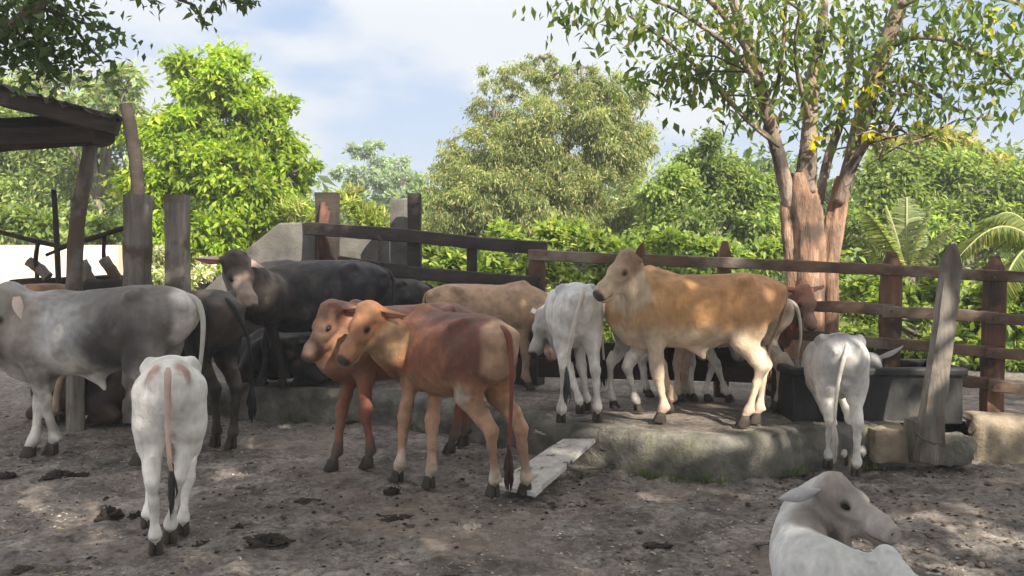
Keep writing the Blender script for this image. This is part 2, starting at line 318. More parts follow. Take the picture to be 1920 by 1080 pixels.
# ------------------------------------------------------------ implicit bodies
class SDF:
    def __init__(s, vox): s.pr = []; s.vox = vox
    def cone(s, a, b, ra, rb, k=.03, side=None, ratio=1.0, cut=False):
        s.pr.append((np.array(a, float), np.array(b, float), ra, rb, k, None if side is None else np.array(side, float), ratio, cut))
    def chain(s, pts, rads, k=.02, side=None, ratios=None):
        for i in range(len(pts) - 1):
            r = 1.0 if ratios is None else (ratios[i] + ratios[i + 1]) / 2
            s.cone(pts[i], pts[i + 1], rads[i], rads[i + 1], k, side, r)
    def run(s):
        h = s.vox; lo = np.full(3, 1e9); hi = -lo
        for a, b, ra, rb, k, sd_, rt, _c in s.pr:
            m = max(ra, rb) * max(1, rt) + .03; lo = np.minimum(lo, np.minimum(a, b) - m); hi = np.maximum(hi, np.maximum(a, b) + m)
        n = np.ceil((hi - lo) / h).astype(int) + 2
        D = np.full(n, .5, dtype=np.float32)
        for a, b, ra, rb, k, sv, rt, cut in s.pr:
            m = max(ra, rb) * max(1, rt) + k + .04
            i0 = np.maximum(0, np.floor((np.minimum(a, b) - m - lo) / h).astype(int)); i1 = np.minimum(n, np.ceil((np.maximum(a, b) + m - lo) / h).astype(int) + 1)
            g = [((np.arange(i0[j], i1[j]) * h + lo[j]) - a[j]).astype(np.float32) for j in range(3)]
            gx, gy, gz_ = g[0][:, None, None], g[1][None, :, None], g[2][None, None, :]
            ba = (b - a).astype(np.float32); L2 = max(float(ba @ ba), 1e-8)
            t = np.clip((gx * ba[0] + gy * ba[1] + gz_ * ba[2]) / L2, 0, 1)
            qx, qy, qz = gx - t * ba[0], gy - t * ba[1], gz_ - t * ba[2]
            q2 = qx * qx + qy * qy + qz * qz
            if sv is not None and rt != 1:
                c = qx * sv[0] + qy * sv[1] + qz * sv[2]; q2 = q2 + c * c * (1 / rt ** 2 - 1)
            rr = ra + (rb - ra) * t; dist = np.sqrt(q2) - rr
            if sv is not None and rt < 1:                       # first-order distance estimate of the flattened section
                gq = np.sqrt(q2 + c * c * (1 / rt ** 2) * (1 / rt ** 2 - 1)); dist = dist * np.sqrt(q2) / np.maximum(gq, 1e-6)
            sl = tuple(slice(i0[j], i1[j]) for j in range(3)); o = D[sl]
            if cut:
                dist = -dist; hh = np.maximum(k - np.abs(o - dist), 0) / k; D[sl] = np.maximum(o, dist) + hh * hh * k * .25; continue
            hh = np.maximum(k - np.abs(o - dist), 0) / k
            D[sl] = np.minimum(o, dist) - hh * hh * k * .25
        if getattr(s, 'relief', None):                              # muscles, ribs and folds
            near = np.abs(D) < .035; ii = np.stack(np.nonzero(near), -1); D[near] += s.relief(ii * h + lo)
        return s.nets(D, lo, h)
    @staticmethod
    def nets(D, lo, h):
        S = D < 0; nx, ny, nz = D.shape
        acc = np.zeros((nx - 1, ny - 1, nz - 1, 3), np.float32); cnt = np.zeros((nx - 1, ny - 1, nz - 1), np.float32)
        sl = lambda o, n: slice(o, n - 1 + o)
        for a in range(3):
            oth = [j for j in range(3) if j != a]
            for u in (0, 1):
                for v in (0, 1):
                    o0 = [0, 0, 0]; o0[oth[0]] = u; o0[oth[1]] = v; o1 = list(o0); o1[a] = 1
                    A = D[tuple(sl(o0[j], D.shape[j]) for j in range(3))]; B = D[tuple(sl(o1[j], D.shape[j]) for j in range(3))]
                    m = (A < 0) != (B < 0); t = np.where(m, A / np.where(m, A - B, 1), 0)
                    cnt += m
                    for j in range(3): acc[..., j] += np.where(m, t if j == a else o0[j], 0)
        act = cnt > 0; ids = np.full(act.shape, -1, np.int64); ids[act] = np.arange(act.sum())
        base = np.stack(np.nonzero(act), -1); V = (base + acc[act] / cnt[act][:, None]) * h + lo
        Fs = []
        for a in range(3):
            b, c = (a + 1) % 3, (a + 2) % 3
            s0 = [slice(1, -1)] * 3; s1 = [slice(1, -1)] * 3; s0[a] = slice(0, -1); s1[a] = slice(1, None)
            A, B = S[tuple(s0)], S[tuple(s1)]
            for m, flip in ((A & ~B, False), (~A & B, True)):
                e = np.stack(np.nonzero(m), -1)
                if not len(e): continue
                e[:, b] += 1; e[:, c] += 1
                def c_(db, dc):
                    q = e.copy(); q[:, b] -= db; q[:, c] -= dc; return ids[q[:, 0], q[:, 1], q[:, 2]]
                q = [c_(1, 1), c_(0, 1), c_(0, 0), c_(1, 0)]
                if flip: q = q[::-1]
                Fs.append(np.stack(q, -1))
        return V, np.concatenate(Fs)
def sstep(a, b, x):
    t = np.clip((x - a) / (b - a), 0, 1); return t * t * (3 - 2 * t)
def mixc(c, col, w): return c * (1 - w[:, None]) + np.array(col)[None] * w[:, None]
def cat_spline(P_, n):                          # rows of P_ interpolated smoothly
    P_ = np.array(P_, float); out = []
    for i in range(len(P_) - 1):
        p0, p1, p2, p3 = P_[max(i - 1, 0)], P_[i], P_[i + 1], P_[min(i + 2, len(P_) - 1)]
        for k in range(n):
            t = k / n; out.append(.5 * ((2 * p1) + (p2 - p0) * t + (2 * p0 - 5 * p1 + 4 * p2 - p3) * t * t + (3 * p1 - p0 - 3 * p2 + p3) * t ** 3))
    out.append(P_[-1]); return np.array(out)

def ear_mesh(base, dirv, facing, ln, wd, cin, cout, parent, cup=.35):
    """long leaf-shaped ear: cupped shell with a pink inside"""
    d = Vector(dirv).normalized(); f = Vector(facing); f = (f - d * f.dot(d)).normalized(); sdv = d.cross(f)
    nu, nv = 12, 8; V = []; C = []
    for layer in (0, 1):
        for i in range(nu + 1):
            u = i / nu; wdt = wd * (.30 + .70 * math.sin(min(1, u * 1.6) * math.pi / 2)) * max(.03, (1 - max(0, u - .35) ** 1.3 / .65 ** 1.3)) ** .85
            for j in range(nv + 1):
                v = j / nv * 2 - 1
                cc = cup * (1 - .5 * u)
                p = Vector(base) + d * (ln * u) + sdv * (v * wdt / 2) + f * (wdt * cc * (v * v) - wdt * cc * .5 - layer * (.010 + .012 * (1 - u)) * (1 - v * v * .8) - ln * .18 * u * u)
                V.append(p); C.append(cin if (layer == 0 and abs(v) < .8 and u < .93) else cout)
    m = (nu + 1) * (nv + 1); Fs = []
    g = lambda l, i, j: l * m + i * (nv + 1) + j
    for i in range(nu):
        for j in range(nv):
            Fs.append((g(0, i, j), g(0, i, j + 1), g(0, i + 1, j + 1), g(0, i + 1, j))); Fs.append((g(1, i, j), g(1, i + 1, j), g(1, i + 1, j + 1), g(1, i, j + 1)))
        for j, s_ in ((0, 1), (nv, -1)):
            q = (g(0, i, j), g(0, i + 1, j), g(1, i + 1, j), g(1, i, j)); Fs.append(q if s_ > 0 else q[::-1])
    Fs.append(tuple(g(0, nu, j) for j in range(nv + 1)) + tuple(g(1, nu, j) for j in range(nv, -1, -1)))
    return mesh('ear', V, Fs, COAT, parent, col=np.array(C))

def hoof_mesh(p, fwd, s, parent, tilt=0.):
    """cloven hoof: two claws side by side"""
    m = MB(); f = Vector((fwd.x, fwd.y, 0)).normalized(); r = Vector((-f.y, f.x, 0))
    for sg in (-1, 1):
        c = Vector(p) + r * sg * .017 * s
        rings = []
        for (z, bk, fr, hw) in ((.0, -.030, .062, .021), (.006, -.033, .066, .0225), (.035, -.032, .048, .0215), (.068, -.030, .030, .018), (.078, -.02, .02, .012)):
            for k in range(10):
                th = 2 * math.pi * k / 10; cx = math.cos(th); sy = math.sin(th)
                rings.append(c + f * (((fr - bk) / 2 * cx + (fr + bk) / 2) * s) + r * (sy * hw * s * (1 - .35 * max(0, cx))) + Vector((0, 0, z * s)))
        Fs = [(i * 10 + k, i * 10 + (k + 1) % 10, (i + 1) * 10 + (k + 1) % 10, (i + 1) * 10 + k) for i in range(4) for k in range(10)]
        Fs += [tuple(range(9, -1, -1)), tuple(40 + k for k in range(10))]
        m.add(rings, Fs)
    return m.build('hoof', HOOF, parent, smooth=True)

WHITE = (.62, .62, .60)
def cow(label, hind, heading, s, coat, feet=(None,) * 4, poll=None, muz=None, hs=1.0, neck=None, slope=0., lx=1.0, z0=0., group=None,
        kind='calf', hump=1.0, dew=1.0, tail=None, tuft=(.02, .018, .017), ears='droop', lying=False, vox=.0145, belly=0., bw=1.0, eardir=None, roll=0., tail_sw=0., blobs=(), sheath=False, earc=None, cat=None, earlen=1.0, earface=None, earw=1.0):
    """feet: hind left, hind right, front left, front right as world points; poll, muz: world points"""
    h = R(heading); hd = Vector((math.cos(h), math.sin(h), 0))
    hx = -.48 * lx * s
    root = empty(kind, (hind.x - hd.x * hx, hind.y - hd.y * hx, z0), h, label=label, cat=cat or kind, group=group)
    M = Matrix.Translation(root.location) @ Matrix.Rotation(h, 4, 'Z'); Mi = M.inverted()
    def loc(p): return np.array(Mi @ Vector(p)) / s
    zo = -.50 if lying else 0.
    S = SDF(vox / s)
    def zs(x, z): return z + zo - slope * max(0, x + .4)
    tor = [(-.63, .925, .06, .06), (-.56, .90, .135, .125), (-.44, .865, .205, .18), (-.28, .835, .235, .205), (-.08, .81, .25, .215), (.12, .80, .255, .205), (.30, .805, .25, .175), (.44, .81, .215, .135), (.53, .80, .14, .10)]
    tor = cat_spline(tor, 2)
    pts = [(x * lx, 0, zs(x, z - belly * .3 * math.exp(-((x + .05) / .3) ** 2))) for x, z, a, b in tor]
    S.chain(pts, [a + belly * math.exp(-((x + .05) / .3) ** 2) for x, z, a, b in tor], .02, (0, 1, 0), [b * bw / a for x, z, a, b in tor])
    S.cone((.50 * lx, 0, zs(.5, .76)), (.52 * lx, 0, zs(.5, .70)), .12, .085, .08, (0, 1, 0), .7)                     # brisket
    S.cone((.20 * lx, 0, zs(.3, 1.02)), (.34 * lx, 0, zs(.3, 1.045 + .035 * hump)), .05, .055 + .02 * hump, .07, (0, 1, 0), .7)          # hump
    for sg in (1, -1):
        S.cone((-.40 * lx, sg * .135 * bw, zs(-.4, 1.035)), (-.34 * lx, sg * .155 * bw, zs(-.3, 1.015)), .030, .032, .05)         # hip bones
        S.cone((-.645 * lx, sg * .072 * bw, zs(-.6, .955)), (-.58 * lx, sg * .075 * bw, zs(-.6, .96)), .034, .04, .04)
        S.cone((.26 * lx, sg * .12, zs(.3, .95)), (.36 * lx, sg * .13, zs(.3, .74)), .06, .085, .08, (0, 1, 0), .6)       # shoulder blade
    for sg in (1, -1):
        S.cone((-.27 * lx, sg * .295 * bw, zs(-.3, .90)), (-.24 * lx, sg * .30 * bw, zs(-.2, .80)), .105, .08, .07, cut=True)      # hollow of the flank
        S.cone((.21 * lx, sg * .265, zs(.2, .98)), (.20 * lx, sg * .27, zs(.2, .74)), .06, .06, .06, cut=True)                    # behind the shoulder
        S.cone((-.52 * lx, sg * .30 * bw, zs(-.5, 1.05)), (-.54 * lx, sg * .29 * bw, zs(-.5, .98)), .13, .11, .06, cut=True)       # between hook and pin
        if not lying: S.cone((-.72 * lx, 0, .62), (-.66 * lx, 0, .70), .05, .03, .05, cut=True)
    # legs
    hoofs = []
    for k in range(4):
        sg = 1 if k % 2 == 0 else -1; hindl = k < 2
        if lying:
            if hindl: ch = [(-.42, .12, .34), (-.18, .22, .20), (-.42, .25, .085), (-.22, .24, .05), (-.13, .23, .035)]; rr = [.15, .11, .05, .035, .03]
            else: ch = [(.34, .11, .36), (.50, .16, .13), (.56, .17, .08), (.36, .18, .05), (.27, .17, .04)]; rr = [.11, .06, .05, .032, .03]
            ch = [np.array((x * lx, sg * y, z)) for x, y, z in ch]
            S.chain(ch, rr, .06); hoofs.append((ch[-1], Vector((1 if hindl else -1, 0, 0)), True)); continue
        if hindl:
            ch = [(-.45, .095, .86), (-.41, .10, .70), (-.385, .105, .60), (-.50, .10, .47), (-.555, .095, .405), (-.535, .095, .30), (-.515, .095, .15), (-.505, .095, .115), (-.482, .095, .075)]
            rr = [.135, .122, .095, .054, .043, .027, .0245, .033, .026]; wt = [0, .05, .15, .38, .5, .66, .9, .95, 1]; rat = [.75, .75, .72, .75, .8, .9, 1, 1, 1]
        else:
            ch = [(.33, .095, .80), (.33, .10, .66), (.32, .10, .58), (.345, .095, .46), (.355, .09, .375), (.36, .09, .33), (.355, .09, .16), (.36, .09, .115), (.383, .09, .075)]
            rr = [.115, .085, .066, .045, .041, .034, .0245, .033, .026]; wt = [0, .05, .12, .35, .52, .6, .9, .95, 1]; rat = [.65, .7, .75, .85, 1, 1, 1, 1, 1]
        ch = [np.array((x * lx, sg * y, z)) for x, y, z in ch]
        top = ch[0][2]; ch = [c + np.array((0, 0, -slope * max(0, c[0] + .4) * min(1, c[2] / top))) for c in ch]
        if feet[k] is not None:
            t = loc(feet[k]); off = np.array((t[0] - ch[-1][0], t[1] - ch[-1][1], t[2]))
        else: off = np.array((rng.uniform(-.03, .03), rng.uniform(-.02, .02), 0))
        ch = [c + off * w_ for c, w_ in zip(ch, wt)]
        if hindl: S.cone(ch[3] + np.array((-.045, 0, .06)), ch[4] + np.array((-.030, 0, .012)), .013, .019, .03)      # hamstring and point of the hock
        else: S.cone(ch[4] + np.array((.012, 0, .015)), ch[4] + np.array((.012, 0, -.015)), .036, .034, .02)
        for q in (-.014, .014): S.cone(ch[7] + np.array((-.034, q, -.004)), ch[7] + np.array((-.040, q, -.012)), .009, .006, .006)   # dewclaws
        S.chain(ch, rr, .025, (0, 1, 0), rat); hoofs.append((ch[-1], Vector((1, 0, 0)), False))
    # neck and head
    pl = loc(poll) if poll is not None else np.array((.86 * lx, .0, 1.13 + zo - slope))
    mz = loc(muz) if muz is not None else pl + np.array((.25, 0, -.25))
    u = Vector(mz - pl).normalized(); up0 = Vector((0, 0, 1)) if abs(u.z) < .93 else Vector((1, 0, 0))
    wv = up0.cross(u).normalized(); vv = u.cross(wv).normalized()
    if roll: Rm = Matrix.Rotation(roll, 3, u); wv = Rm @ wv; vv = Rm @ vv
    H = lambda x, y, z: np.array(Vector(pl) + (u * x + wv * y + vv * z) * hs)
    wt = np.array(wv)
    nb = np.array((.38 * lx, 0, zs(.4, .87))); ne = H(.03, 0, -.05)
    if neck is not None: ctrl = [np.array((*nb, .18, .72))] + [np.array((*loc(q[0]), q[1], q[2])) for q in neck] + [np.array((*ne, .085 * hs, .85))]
    else:
        mid = nb * .5 + ne * .5 + np.array((.02, 0, -.01)); ctrl = [np.array((*nb, .185, .66)), np.array((*mid, .125 + .01 * hs, .66)), np.array((*ne, .088 * hs, .85))]
    cs = cat_spline(ctrl, 5)
    for i in range(len(cs) - 1):
        a, b = cs[i], cs[i + 1]; tg = Vector(b[:3] - a[:3]); f_ = i / len(cs)
        side = Vector((0, 0, 1)).cross(tg); side = side.normalized() if side.length > 1e-5 else Vector((0, 1, 0))
        if side.y < 0: side = -side
        side = side.lerp(wv if wv.dot(side) > 0 else -wv, f_ ** 2).normalized() if f_ > .5 else side
        S.cone(a[:3], b[:3], a[3], b[3], .035, side, (a[4] + b[4]) / 2)
    if dew > 0:                                                    # dewlap: a thin fold from the throat to the brisket
        th = H(.10, 0, -.17); br = np.array((.50 * lx, 0, zs(.5, .66))); md = (th + br) / 2 + np.array((.0, 0, -.015 - .03 * dew))
        q = cat_spline([th, md, br, np.array((.36 * lx, 0, zs(.4, .60)))], 3)
        for i in range(len(q) - 1):
            tg = Vector(q[i + 1] - q[i]); side = Vector((0, 0, 1)).cross(tg)
            side = side.normalized() if side.length > 1e-5 else Vector((0, 1, 0))
            r0 = .055 * dew + .01
            S.cone(q[i], q[i + 1], r0, r0, .05, side, .32)
    if sheath:
        S.cone((-.02 * lx, 0, zs(0, .56)), (-.08 * lx, 0, zs(0, .46)), .06, .022, .05, (0, 1, 0), .5)
        S.cone((-.22 * lx, 0, zs(-.2, .60)), (-.02 * lx, 0, zs(0, .56)), .03, .05, .05, (0, 1, 0), .5)
    c = lambda a, b, ra, rb, k=.03, rt=1.0: S.cone(H(*a), H(*b), ra * hs, rb * hs, k * hs, wt, rt)
    c((.035, 0, -.055), (.13, 0, -.062), .086, .078, .03, .92)       # skull
    c((.0, 0, -.02), (.02, 0, -.02), .045, .045, .04, 1.2)            # poll
    c((.12, 0, -.070), (.30, 0, -.085), .073, .052, .03, .84)         # nose bridge
    c((.315, 0, -.100), (.350, 0, -.102), .064, .055, .03, 1.0)      # muzzle
    c((.345, 0, -.140), (.31, 0, -.150), .030, .034, .012, 1.1)         # lower lip
    c((.045, 0, -.125), (.15, 0, -.145), .088, .066, .04, .62)           # jaw
    c((.15, 0, -.145), (.32, 0, -.142), .055, .030, .03, .75)
    for sg in (1, -1):
        c((.135, sg * .062, -.035), (.165, sg * .058, -.04), .024, .022, .025)   # brow
        c((.13, sg * .05, -.09), (.20, sg * .045, -.09), .030, .022, .03)
        c((.0, sg * .06, -.045), (-.005, sg * .09, -.05), .035, .022, .02)        # ear root
        c((.015, sg * .035, .022), (.018, sg * .04, .034), .018, .012, .012)       # horn bud
        c((.368, sg * .028, -.080), (.378, sg * .028, -.090), .020, .019, .012)
        c((.402, sg * .028, -.082), (.398, sg * .040, -.076), .008, .006, .006) if False else None
    S.relief = lambda Q: (fbm(Q * 9 + s * 7, 3) - .45) * .022 + (fbm(Q * 30, 2) - .38) * .004 + .0022 * np.sin(Q[:, 0] * 70 + Q[:, 2] * 12 + fbm(Q * 6, 2) * 4) * fbm(Q * 5 + 20, 2) * sstep(.22, .10, np.abs(Q[:, 0] + .03) * 1.0) * sstep(.60, .7, Q[:, 2] - zo) * sstep(1.0, .92, Q[:, 2] - zo)
    V, Fq = S.run()
    # coat colours, worn by the hide itself
    C = np.tile(np.array(coat['base']), (len(V), 1))
    x, y, z = V[:, 0] / lx, V[:, 1], V[:, 2] - zo + slope * np.maximum(0, V[:, 0] + .4)
    wob = (fbm(V * 5 + s * 10, 3) - .45) + (fbm(V * 34, 3) - .45) * .55
    zz = z + wob * .16
    if 'back' in coat: C = mixc(C, coat['back'], sstep(.90, 1.06, zz))
    if 'fore' in coat: C = mixc(C, coat['fore'], sstep(.05, .40, x + wob * .3) * sstep(.45, .6, z))
    if 'rear' in coat: C = mixc(C, coat['rear'], sstep(-.10, -.38, x + wob * .3) * sstep(.5, .72, z))
    if 'belly' in coat: C = mixc(C, coat['belly'], sstep(.76, .60, zz))
    if 'seat' in coat: C = mixc(C, coat['seat'], sstep(-.53, -.60, x + wob * .05) * sstep(.14, .10, np.abs(y)))
    if 'leg' in coat: C = mixc(C, coat['leg'], sstep(.62, .46, zz))
    if 'foot' in coat: C = mixc(C, coat['foot'], sstep(.22, .12, zz))
    for (bx, by, bz, br, bc) in blobs:
        dd = np.sqrt((x - bx) ** 2 + (y - by) ** 2 + (V[:, 2] - bz) ** 2); C = mixc(C, bc, sstep(br, br * .4, dd + wob * .12))
    hv = (V - pl) / hs; hu = hv @ np.array(u); hw = hv @ wt; hvv = hv @ np.array(vv)
    near = sstep(.36, .25, np.sqrt((hu - .14) ** 2 + hw ** 2 + (hvv + .08) ** 2)) * sstep(-.08, .02, hu)
    if 'head' in coat: C = mixc(C, coat['head'], near)
    if 'face' in coat: C = mixc(C, coat['face'], near * sstep(.10, .24, hu))
    if 'throat' in coat: C = mixc(C, coat['throat'], near * sstep(-.10, -.15, hvv))
    C = mixc(C, coat.get('nose', (.05, .04, .038)), sstep(.372, .388, hu + .06 * wob) * near * sstep(-.145, -.125, hvv))
    er = sstep(.036, .018, np.sqrt((hu - .155) ** 2 + (np.abs(hw) - .075) ** 2 + (hvv + .05) ** 2)); C = mixc(C, (.02, .016, .013), er * .85)
    C = mixc(C, (.05, .035, .03), sstep(.008, .002, np.abs(hvv + .134)) * sstep(.26, .30, hu) * near * .85)   # mouth line
    hair = fbm(V * np.array((60, 60, 14)), 3) - .45                # coat grain running down the sides
    C = C * (1 + (fbm(V * 16, 3) - .45)[:, None] * .45 + hair[:, None] * .45)
    mudm = sstep(.50, .66, fbm(V * 11 + 40, 4) + np.clip(.30 - z, 0, .3) * .8 + .07 * (x < -.5)) * .55
    C = np.clip(mixc(C, (.10, .075, .058), mudm * (.22 if C[:, 0].mean() > .5 else .7)), .004, 1)
    body = mesh('body', V * s, Fq, COAT, root, col=C)
    # fine parts
    for sg in (1, -1):
        m = MB()
        e = bpy.data.meshes.new('eye'); cen = Vector(H(.155, sg * .071, -.052)) * s; r = .0185 * hs * s
        th = [(cen + (u * (math.sin(a) * math.cos(b) * 1.35) + wv * (math.sin(a) * math.sin(b)) + vv * (math.cos(a) * .8)) * r) for a in np.linspace(.001, math.pi - .001, 9) for b in np.linspace(0, 2 * math.pi, 13)[:-1]]
        m.add(th, [(i * 12 + k, (i + 1) * 12 + k, (i + 1) * 12 + (k + 1) % 12, i * 12 + (k + 1) % 12) for i in range(8) for k in range(12)]); m.build('eye', EYE, root, smooth=True)
        m = MB(); cen = Vector(H(.388, sg * .030, -.082)) * s
        m.tube([cen - u * .012 * s, cen + u * .004 * s], [.011 * hs * s, .009 * hs * s], 8); m.build('nostril', EYE, root, smooth=True)
        if ears == 'droop': d = wv * sg * .85 - vv * .42 - u * .30
        elif ears == 'side': d = wv * sg * 1.0 - vv * .10 - u * .25
        elif ears == 'back': d = wv * sg * .45 + vv * .10 - u * .9
        else: d = wv * sg * .35 + vv * .75 - u * .25
        if eardir is not None and eardir[0 if sg > 0 else 1] is not None: d = Mi.to_3x3() @ Vector(eardir[0 if sg > 0 else 1])
        eb = Vector(H(-.003, sg * .085, -.048))
        co = np.array(coat.get('ear', coat.get('head', coat['base'])))
        ear_mesh(eb * s, d, (Mi.to_3x3() @ Vector(earface)) if earface else u * .8 - vv * .25 + wv * sg * .1, .215 * hs * s * earlen, .105 * hs * s * (.4 + .6 * earlen) * earw, earc or (.48, .22, .17), co, root)
    for p, f, ly in hoofs:
        hp = Vector(p) * s; hp.z = max(0, hp.z - (.035 if ly else .072) * s)
        hoof_mesh(hp, f, s, root)
    # tail with its dark switch
    if tail is None: tail = [(-.645, 0, .96), (-.70, 0, .90), (-.70, .01 + tail_sw * .3, .72), (-.685, .015 + tail_sw * .7, .55), (-.67, .02 + tail_sw, .44)]
    tail = [(-.56, 0, 1.015), (-.675, 0, .985)] + [(a - .025, b, c_) for a, b, c_ in tail[1:]]
    tp = cat_spline([(a * lx, b, zs(a, c_)) for a, b, c_ in tail], 4); n = len(tp)
    if lying: tp[:, 2] = np.maximum(tp[:, 2], .03)
    m = MB(); m.tube([Vector(p) * s for p in tp], [(.016 * (1 - i / n) ** 1.5 + .0095) * s for i in range(n)], 8)
    tl = m.build('tail', COAT, root, smooth=True, col=np.tile(np.array(coat.get('tail', coat['base'])), (len(m.V), 1)))
    m = MB(); e = Vector(tp[-1]) * s
    for k in range(34):
        a = Vector((rng.normal(0, .008), rng.normal(0, .008), 0)) * s; ln = rng.uniform(.14, .27) * s
        st = e + a * .5 + Vector((0, 0, rng.uniform(0, .05) * s))
        b_ = Vector((rng.normal(0, .011), rng.normal(0, .011), 0)) * s
        m.tube([st, st + b_ * .6 + Vector((0, 0, -ln * .4)), st + b_ + Vector((0, 0, -ln * .75)), st + b_ * .6 + Vector((0, 0, -ln))], [.006 * s, .008 * s, .006 * s, .001 * s], 5)
    m.build('tail_tuft', COAT, tl, smooth=True, col=np.tile(np.array(tuft), (len(m.V), 1)))
    return root

GRP = 'cattle standing in the yard'
def g_(px, py): return G(px, py, 0)
def r_(px, py): return G(px, py, ZP)
# coats
c_white = dict(base=(.70, .70, .69), belly=(.76, .75, .73), leg=(.72, .71, .69), tail=(.58, .54, .50), ear=(.55, .5, .48), head=(.45, .44, .43))
c_grey = dict(base=(.36, .365, .38), back=(.21, .205, .20), rear=(.17, .165, .165), fore=(.40, .41, .43), belly=(.52, .50, .46), leg=(.60, .58, .55), head=(.24, .22, .20), tail=(.45, .44, .42), seat=(.55, .52, .50), ear=(.5, .42, .38))
c_black = dict(base=(.015, .015, .019), belly=(.022, .02, .02), seat=(.07, .055, .048), leg=(.035, .03, .028), back=(.010, .010, .013), tail=(.012, .012, .013), head=(.02, .018, .018))
c_dark = dict(base=(.026, .024, .026), back=(.014, .014, .018), fore=(.085, .065, .055), rear=(.012, .013, .022), belly=(.05, .04, .036), leg=(.024, .021, .02), head=(.035, .027, .023), face=(.27, .21, .18), ear=(.42, .30, .27), throat=(.24, .2, .17))
c_red = dict(base=(.23, .088, .050), back=(.10, .030, .022), rear=(.135, .048, .034), fore=(.36, .13, .055), belly=(.32, .17, .095), seat=(.40, .26, .18), leg=(.40, .24, .16), foot=(.55, .46, .38), head=(.27, .125, .06), face=(.33, .16, .09), tail=(.16, .055, .035), throat=(.40, .26, .15))
c_red2 = dict(base=(.19, .088, .064), back=(.20, .09, .07), belly=(.24, .11, .075), leg=(.21, .08, .052), foot=(.10, .07, .06), head=(.19, .085, .055), face=(.17, .10, .075), throat=(.33, .18, .11))
c_tan = dict(base=(.52, .285, .125), back=(.31, .165, .08), rear=(.48, .255, .12), fore=(.46, .275, .14), belly=(.60, .48, .36), leg=(.60, .49, .38), foot=(.60, .46, .37), head=(.30, .20, .13), face=(.44, .34, .25), throat=(.55, .44, .33), tail=(.36, .22, .13), ear=(.16, .08, .05))
c_fawn = dict(base=(.40, .27, .18), back=(.34, .22, .15), belly=(.45, .33, .23), leg=(.42, .3, .22))

# grey one at the left edge
cow('grey humped cow with dark flank at the left edge, head out of the frame', G(309, 862), 172, 1.20, c_grey, feet=(g_(262, 872), g_(360, 866), g_(98, 852), g_(56, 857)),
    poll=P(8, 545, 6.75), muz=P(-60, 640, 6.6), group=GRP, kind='cow', hs=1.1, dew=1.5, hump=-1, slope=.06, sheath=True, tuft=(.3, .3, .3), eardir=(Vector((.35, -.3, -.9)), None),
    blobs=[(-.25, -.0, .78, .42, (.085, .08, .082)), (-.25, .2, .70, .25, (.05, .045, .045)), (.33, 0, .62, .26, (.17, .16, .15))], tail_sw=.0,
    tail=[(-.645, 0, .96), (-.70, .0, .88), (-.71, .02, .72), (-.69, .03, .5), (-.67, .03, .3)])
# white calf seen from behind
cow('white calf seen from behind with black-tipped tail, nearest the camera on the left', P(318, 1030, 4.58), 108, .93, dict(c_white, tail=(.50, .36, .31)),
    feet=(g_(292, 1040), g_(319, 1019), g_(276, 990), g_(343, 1000)), poll=P(325, 790, 5.6), muz=P(330, 880, 5.7), slope=.26, group=GRP, hs=.8, hump=-1, dew=.6, bw=.84, lx=.9, vox=.012,
    tail=[(-.645, 0, .96), (-.69, 0, .90), (-.70, -.0, .72), (-.69, -.01, .55), (-.67, -.02, .48)], tuft=(.035, .03, .03), blobs=[(-.60, .075, .985, .085, (.42, .27, .24)), (-.60, -.075, .985, .085, (.42, .27, .24))])
# black one seen from behind
cow('black cow seen from behind between the grey cow and the dark brown-faced cow', P(408, 836, 7.15), 134, 1.15, c_black, feet=(g_(404, 838), g_(434, 842), None, None), poll=P(335, 610, 8.1), muz=P(325, 690, 8.3), slope=.06, hump=-.5, bw=1.05, group=GRP, kind='cow', dew=.5,
    tail=[(-.645, 0, .96), (-.70, -.03, .90), (-.72, -.09, .74), (-.70, -.12, .55), (-.69, -.13, .42)], tuft=(.012, .012, .013))
# dark one looking at the camera
cow('dark cow with pink-lined ears and brown face, turned towards the camera behind the black cow', P(684, 725, 8.5), 183, 1.09, c_dark, feet=(None, None, r_(530, 726), r_(490, 724)), z0=ZP, poll=P(444, 478, 7.7), muz=P(506, 618, 7.3), hs=1.2, earlen=.85, hump=-.8, belly=.03,
    group=GRP, kind='cow', ears='side', dew=1.2, eardir=(Vector((.80, -.55, -.5)), Vector((-1, -.1, -.12))), neck=[(P(510, 560, 8.2), .19, .7)], earc=(.55, .26, .22))
cow('dark grey cow of which only back and rump show above the red calves', P(772, 700, 9.0), 181, .93, c_black, z0=ZP, group=GRP, kind='cow', poll=P(520, 600, 9.2), muz=P(480, 660, 9.2), tuft=(.012, .012, .013))
cow('black calf added on the raised ground to darken the gap under the dark cow', P(625, 724, 8.7), 176, .86, c_black, z0=ZP, lying=True, group='calves lying down', poll=P(545, 640, 8.6), muz=P(520, 690, 8.5), dew=.4, hump=0, tuft=(.012, .012, .013))  # added calf, fills the gap with a dark mass
# tan back far left
cow('brown cow at the far left edge, only its back showing over the grey cow', P(112, 790, 8.15), 178, 1.17, dict(c_fawn, base=(.36, .20, .12), back=(.38, .21, .12), rear=(.38, .21, .12)), group=GRP, kind='cow', poll=P(-160, 560, 8.2), muz=P(-210, 620, 8.2), slope=.06)
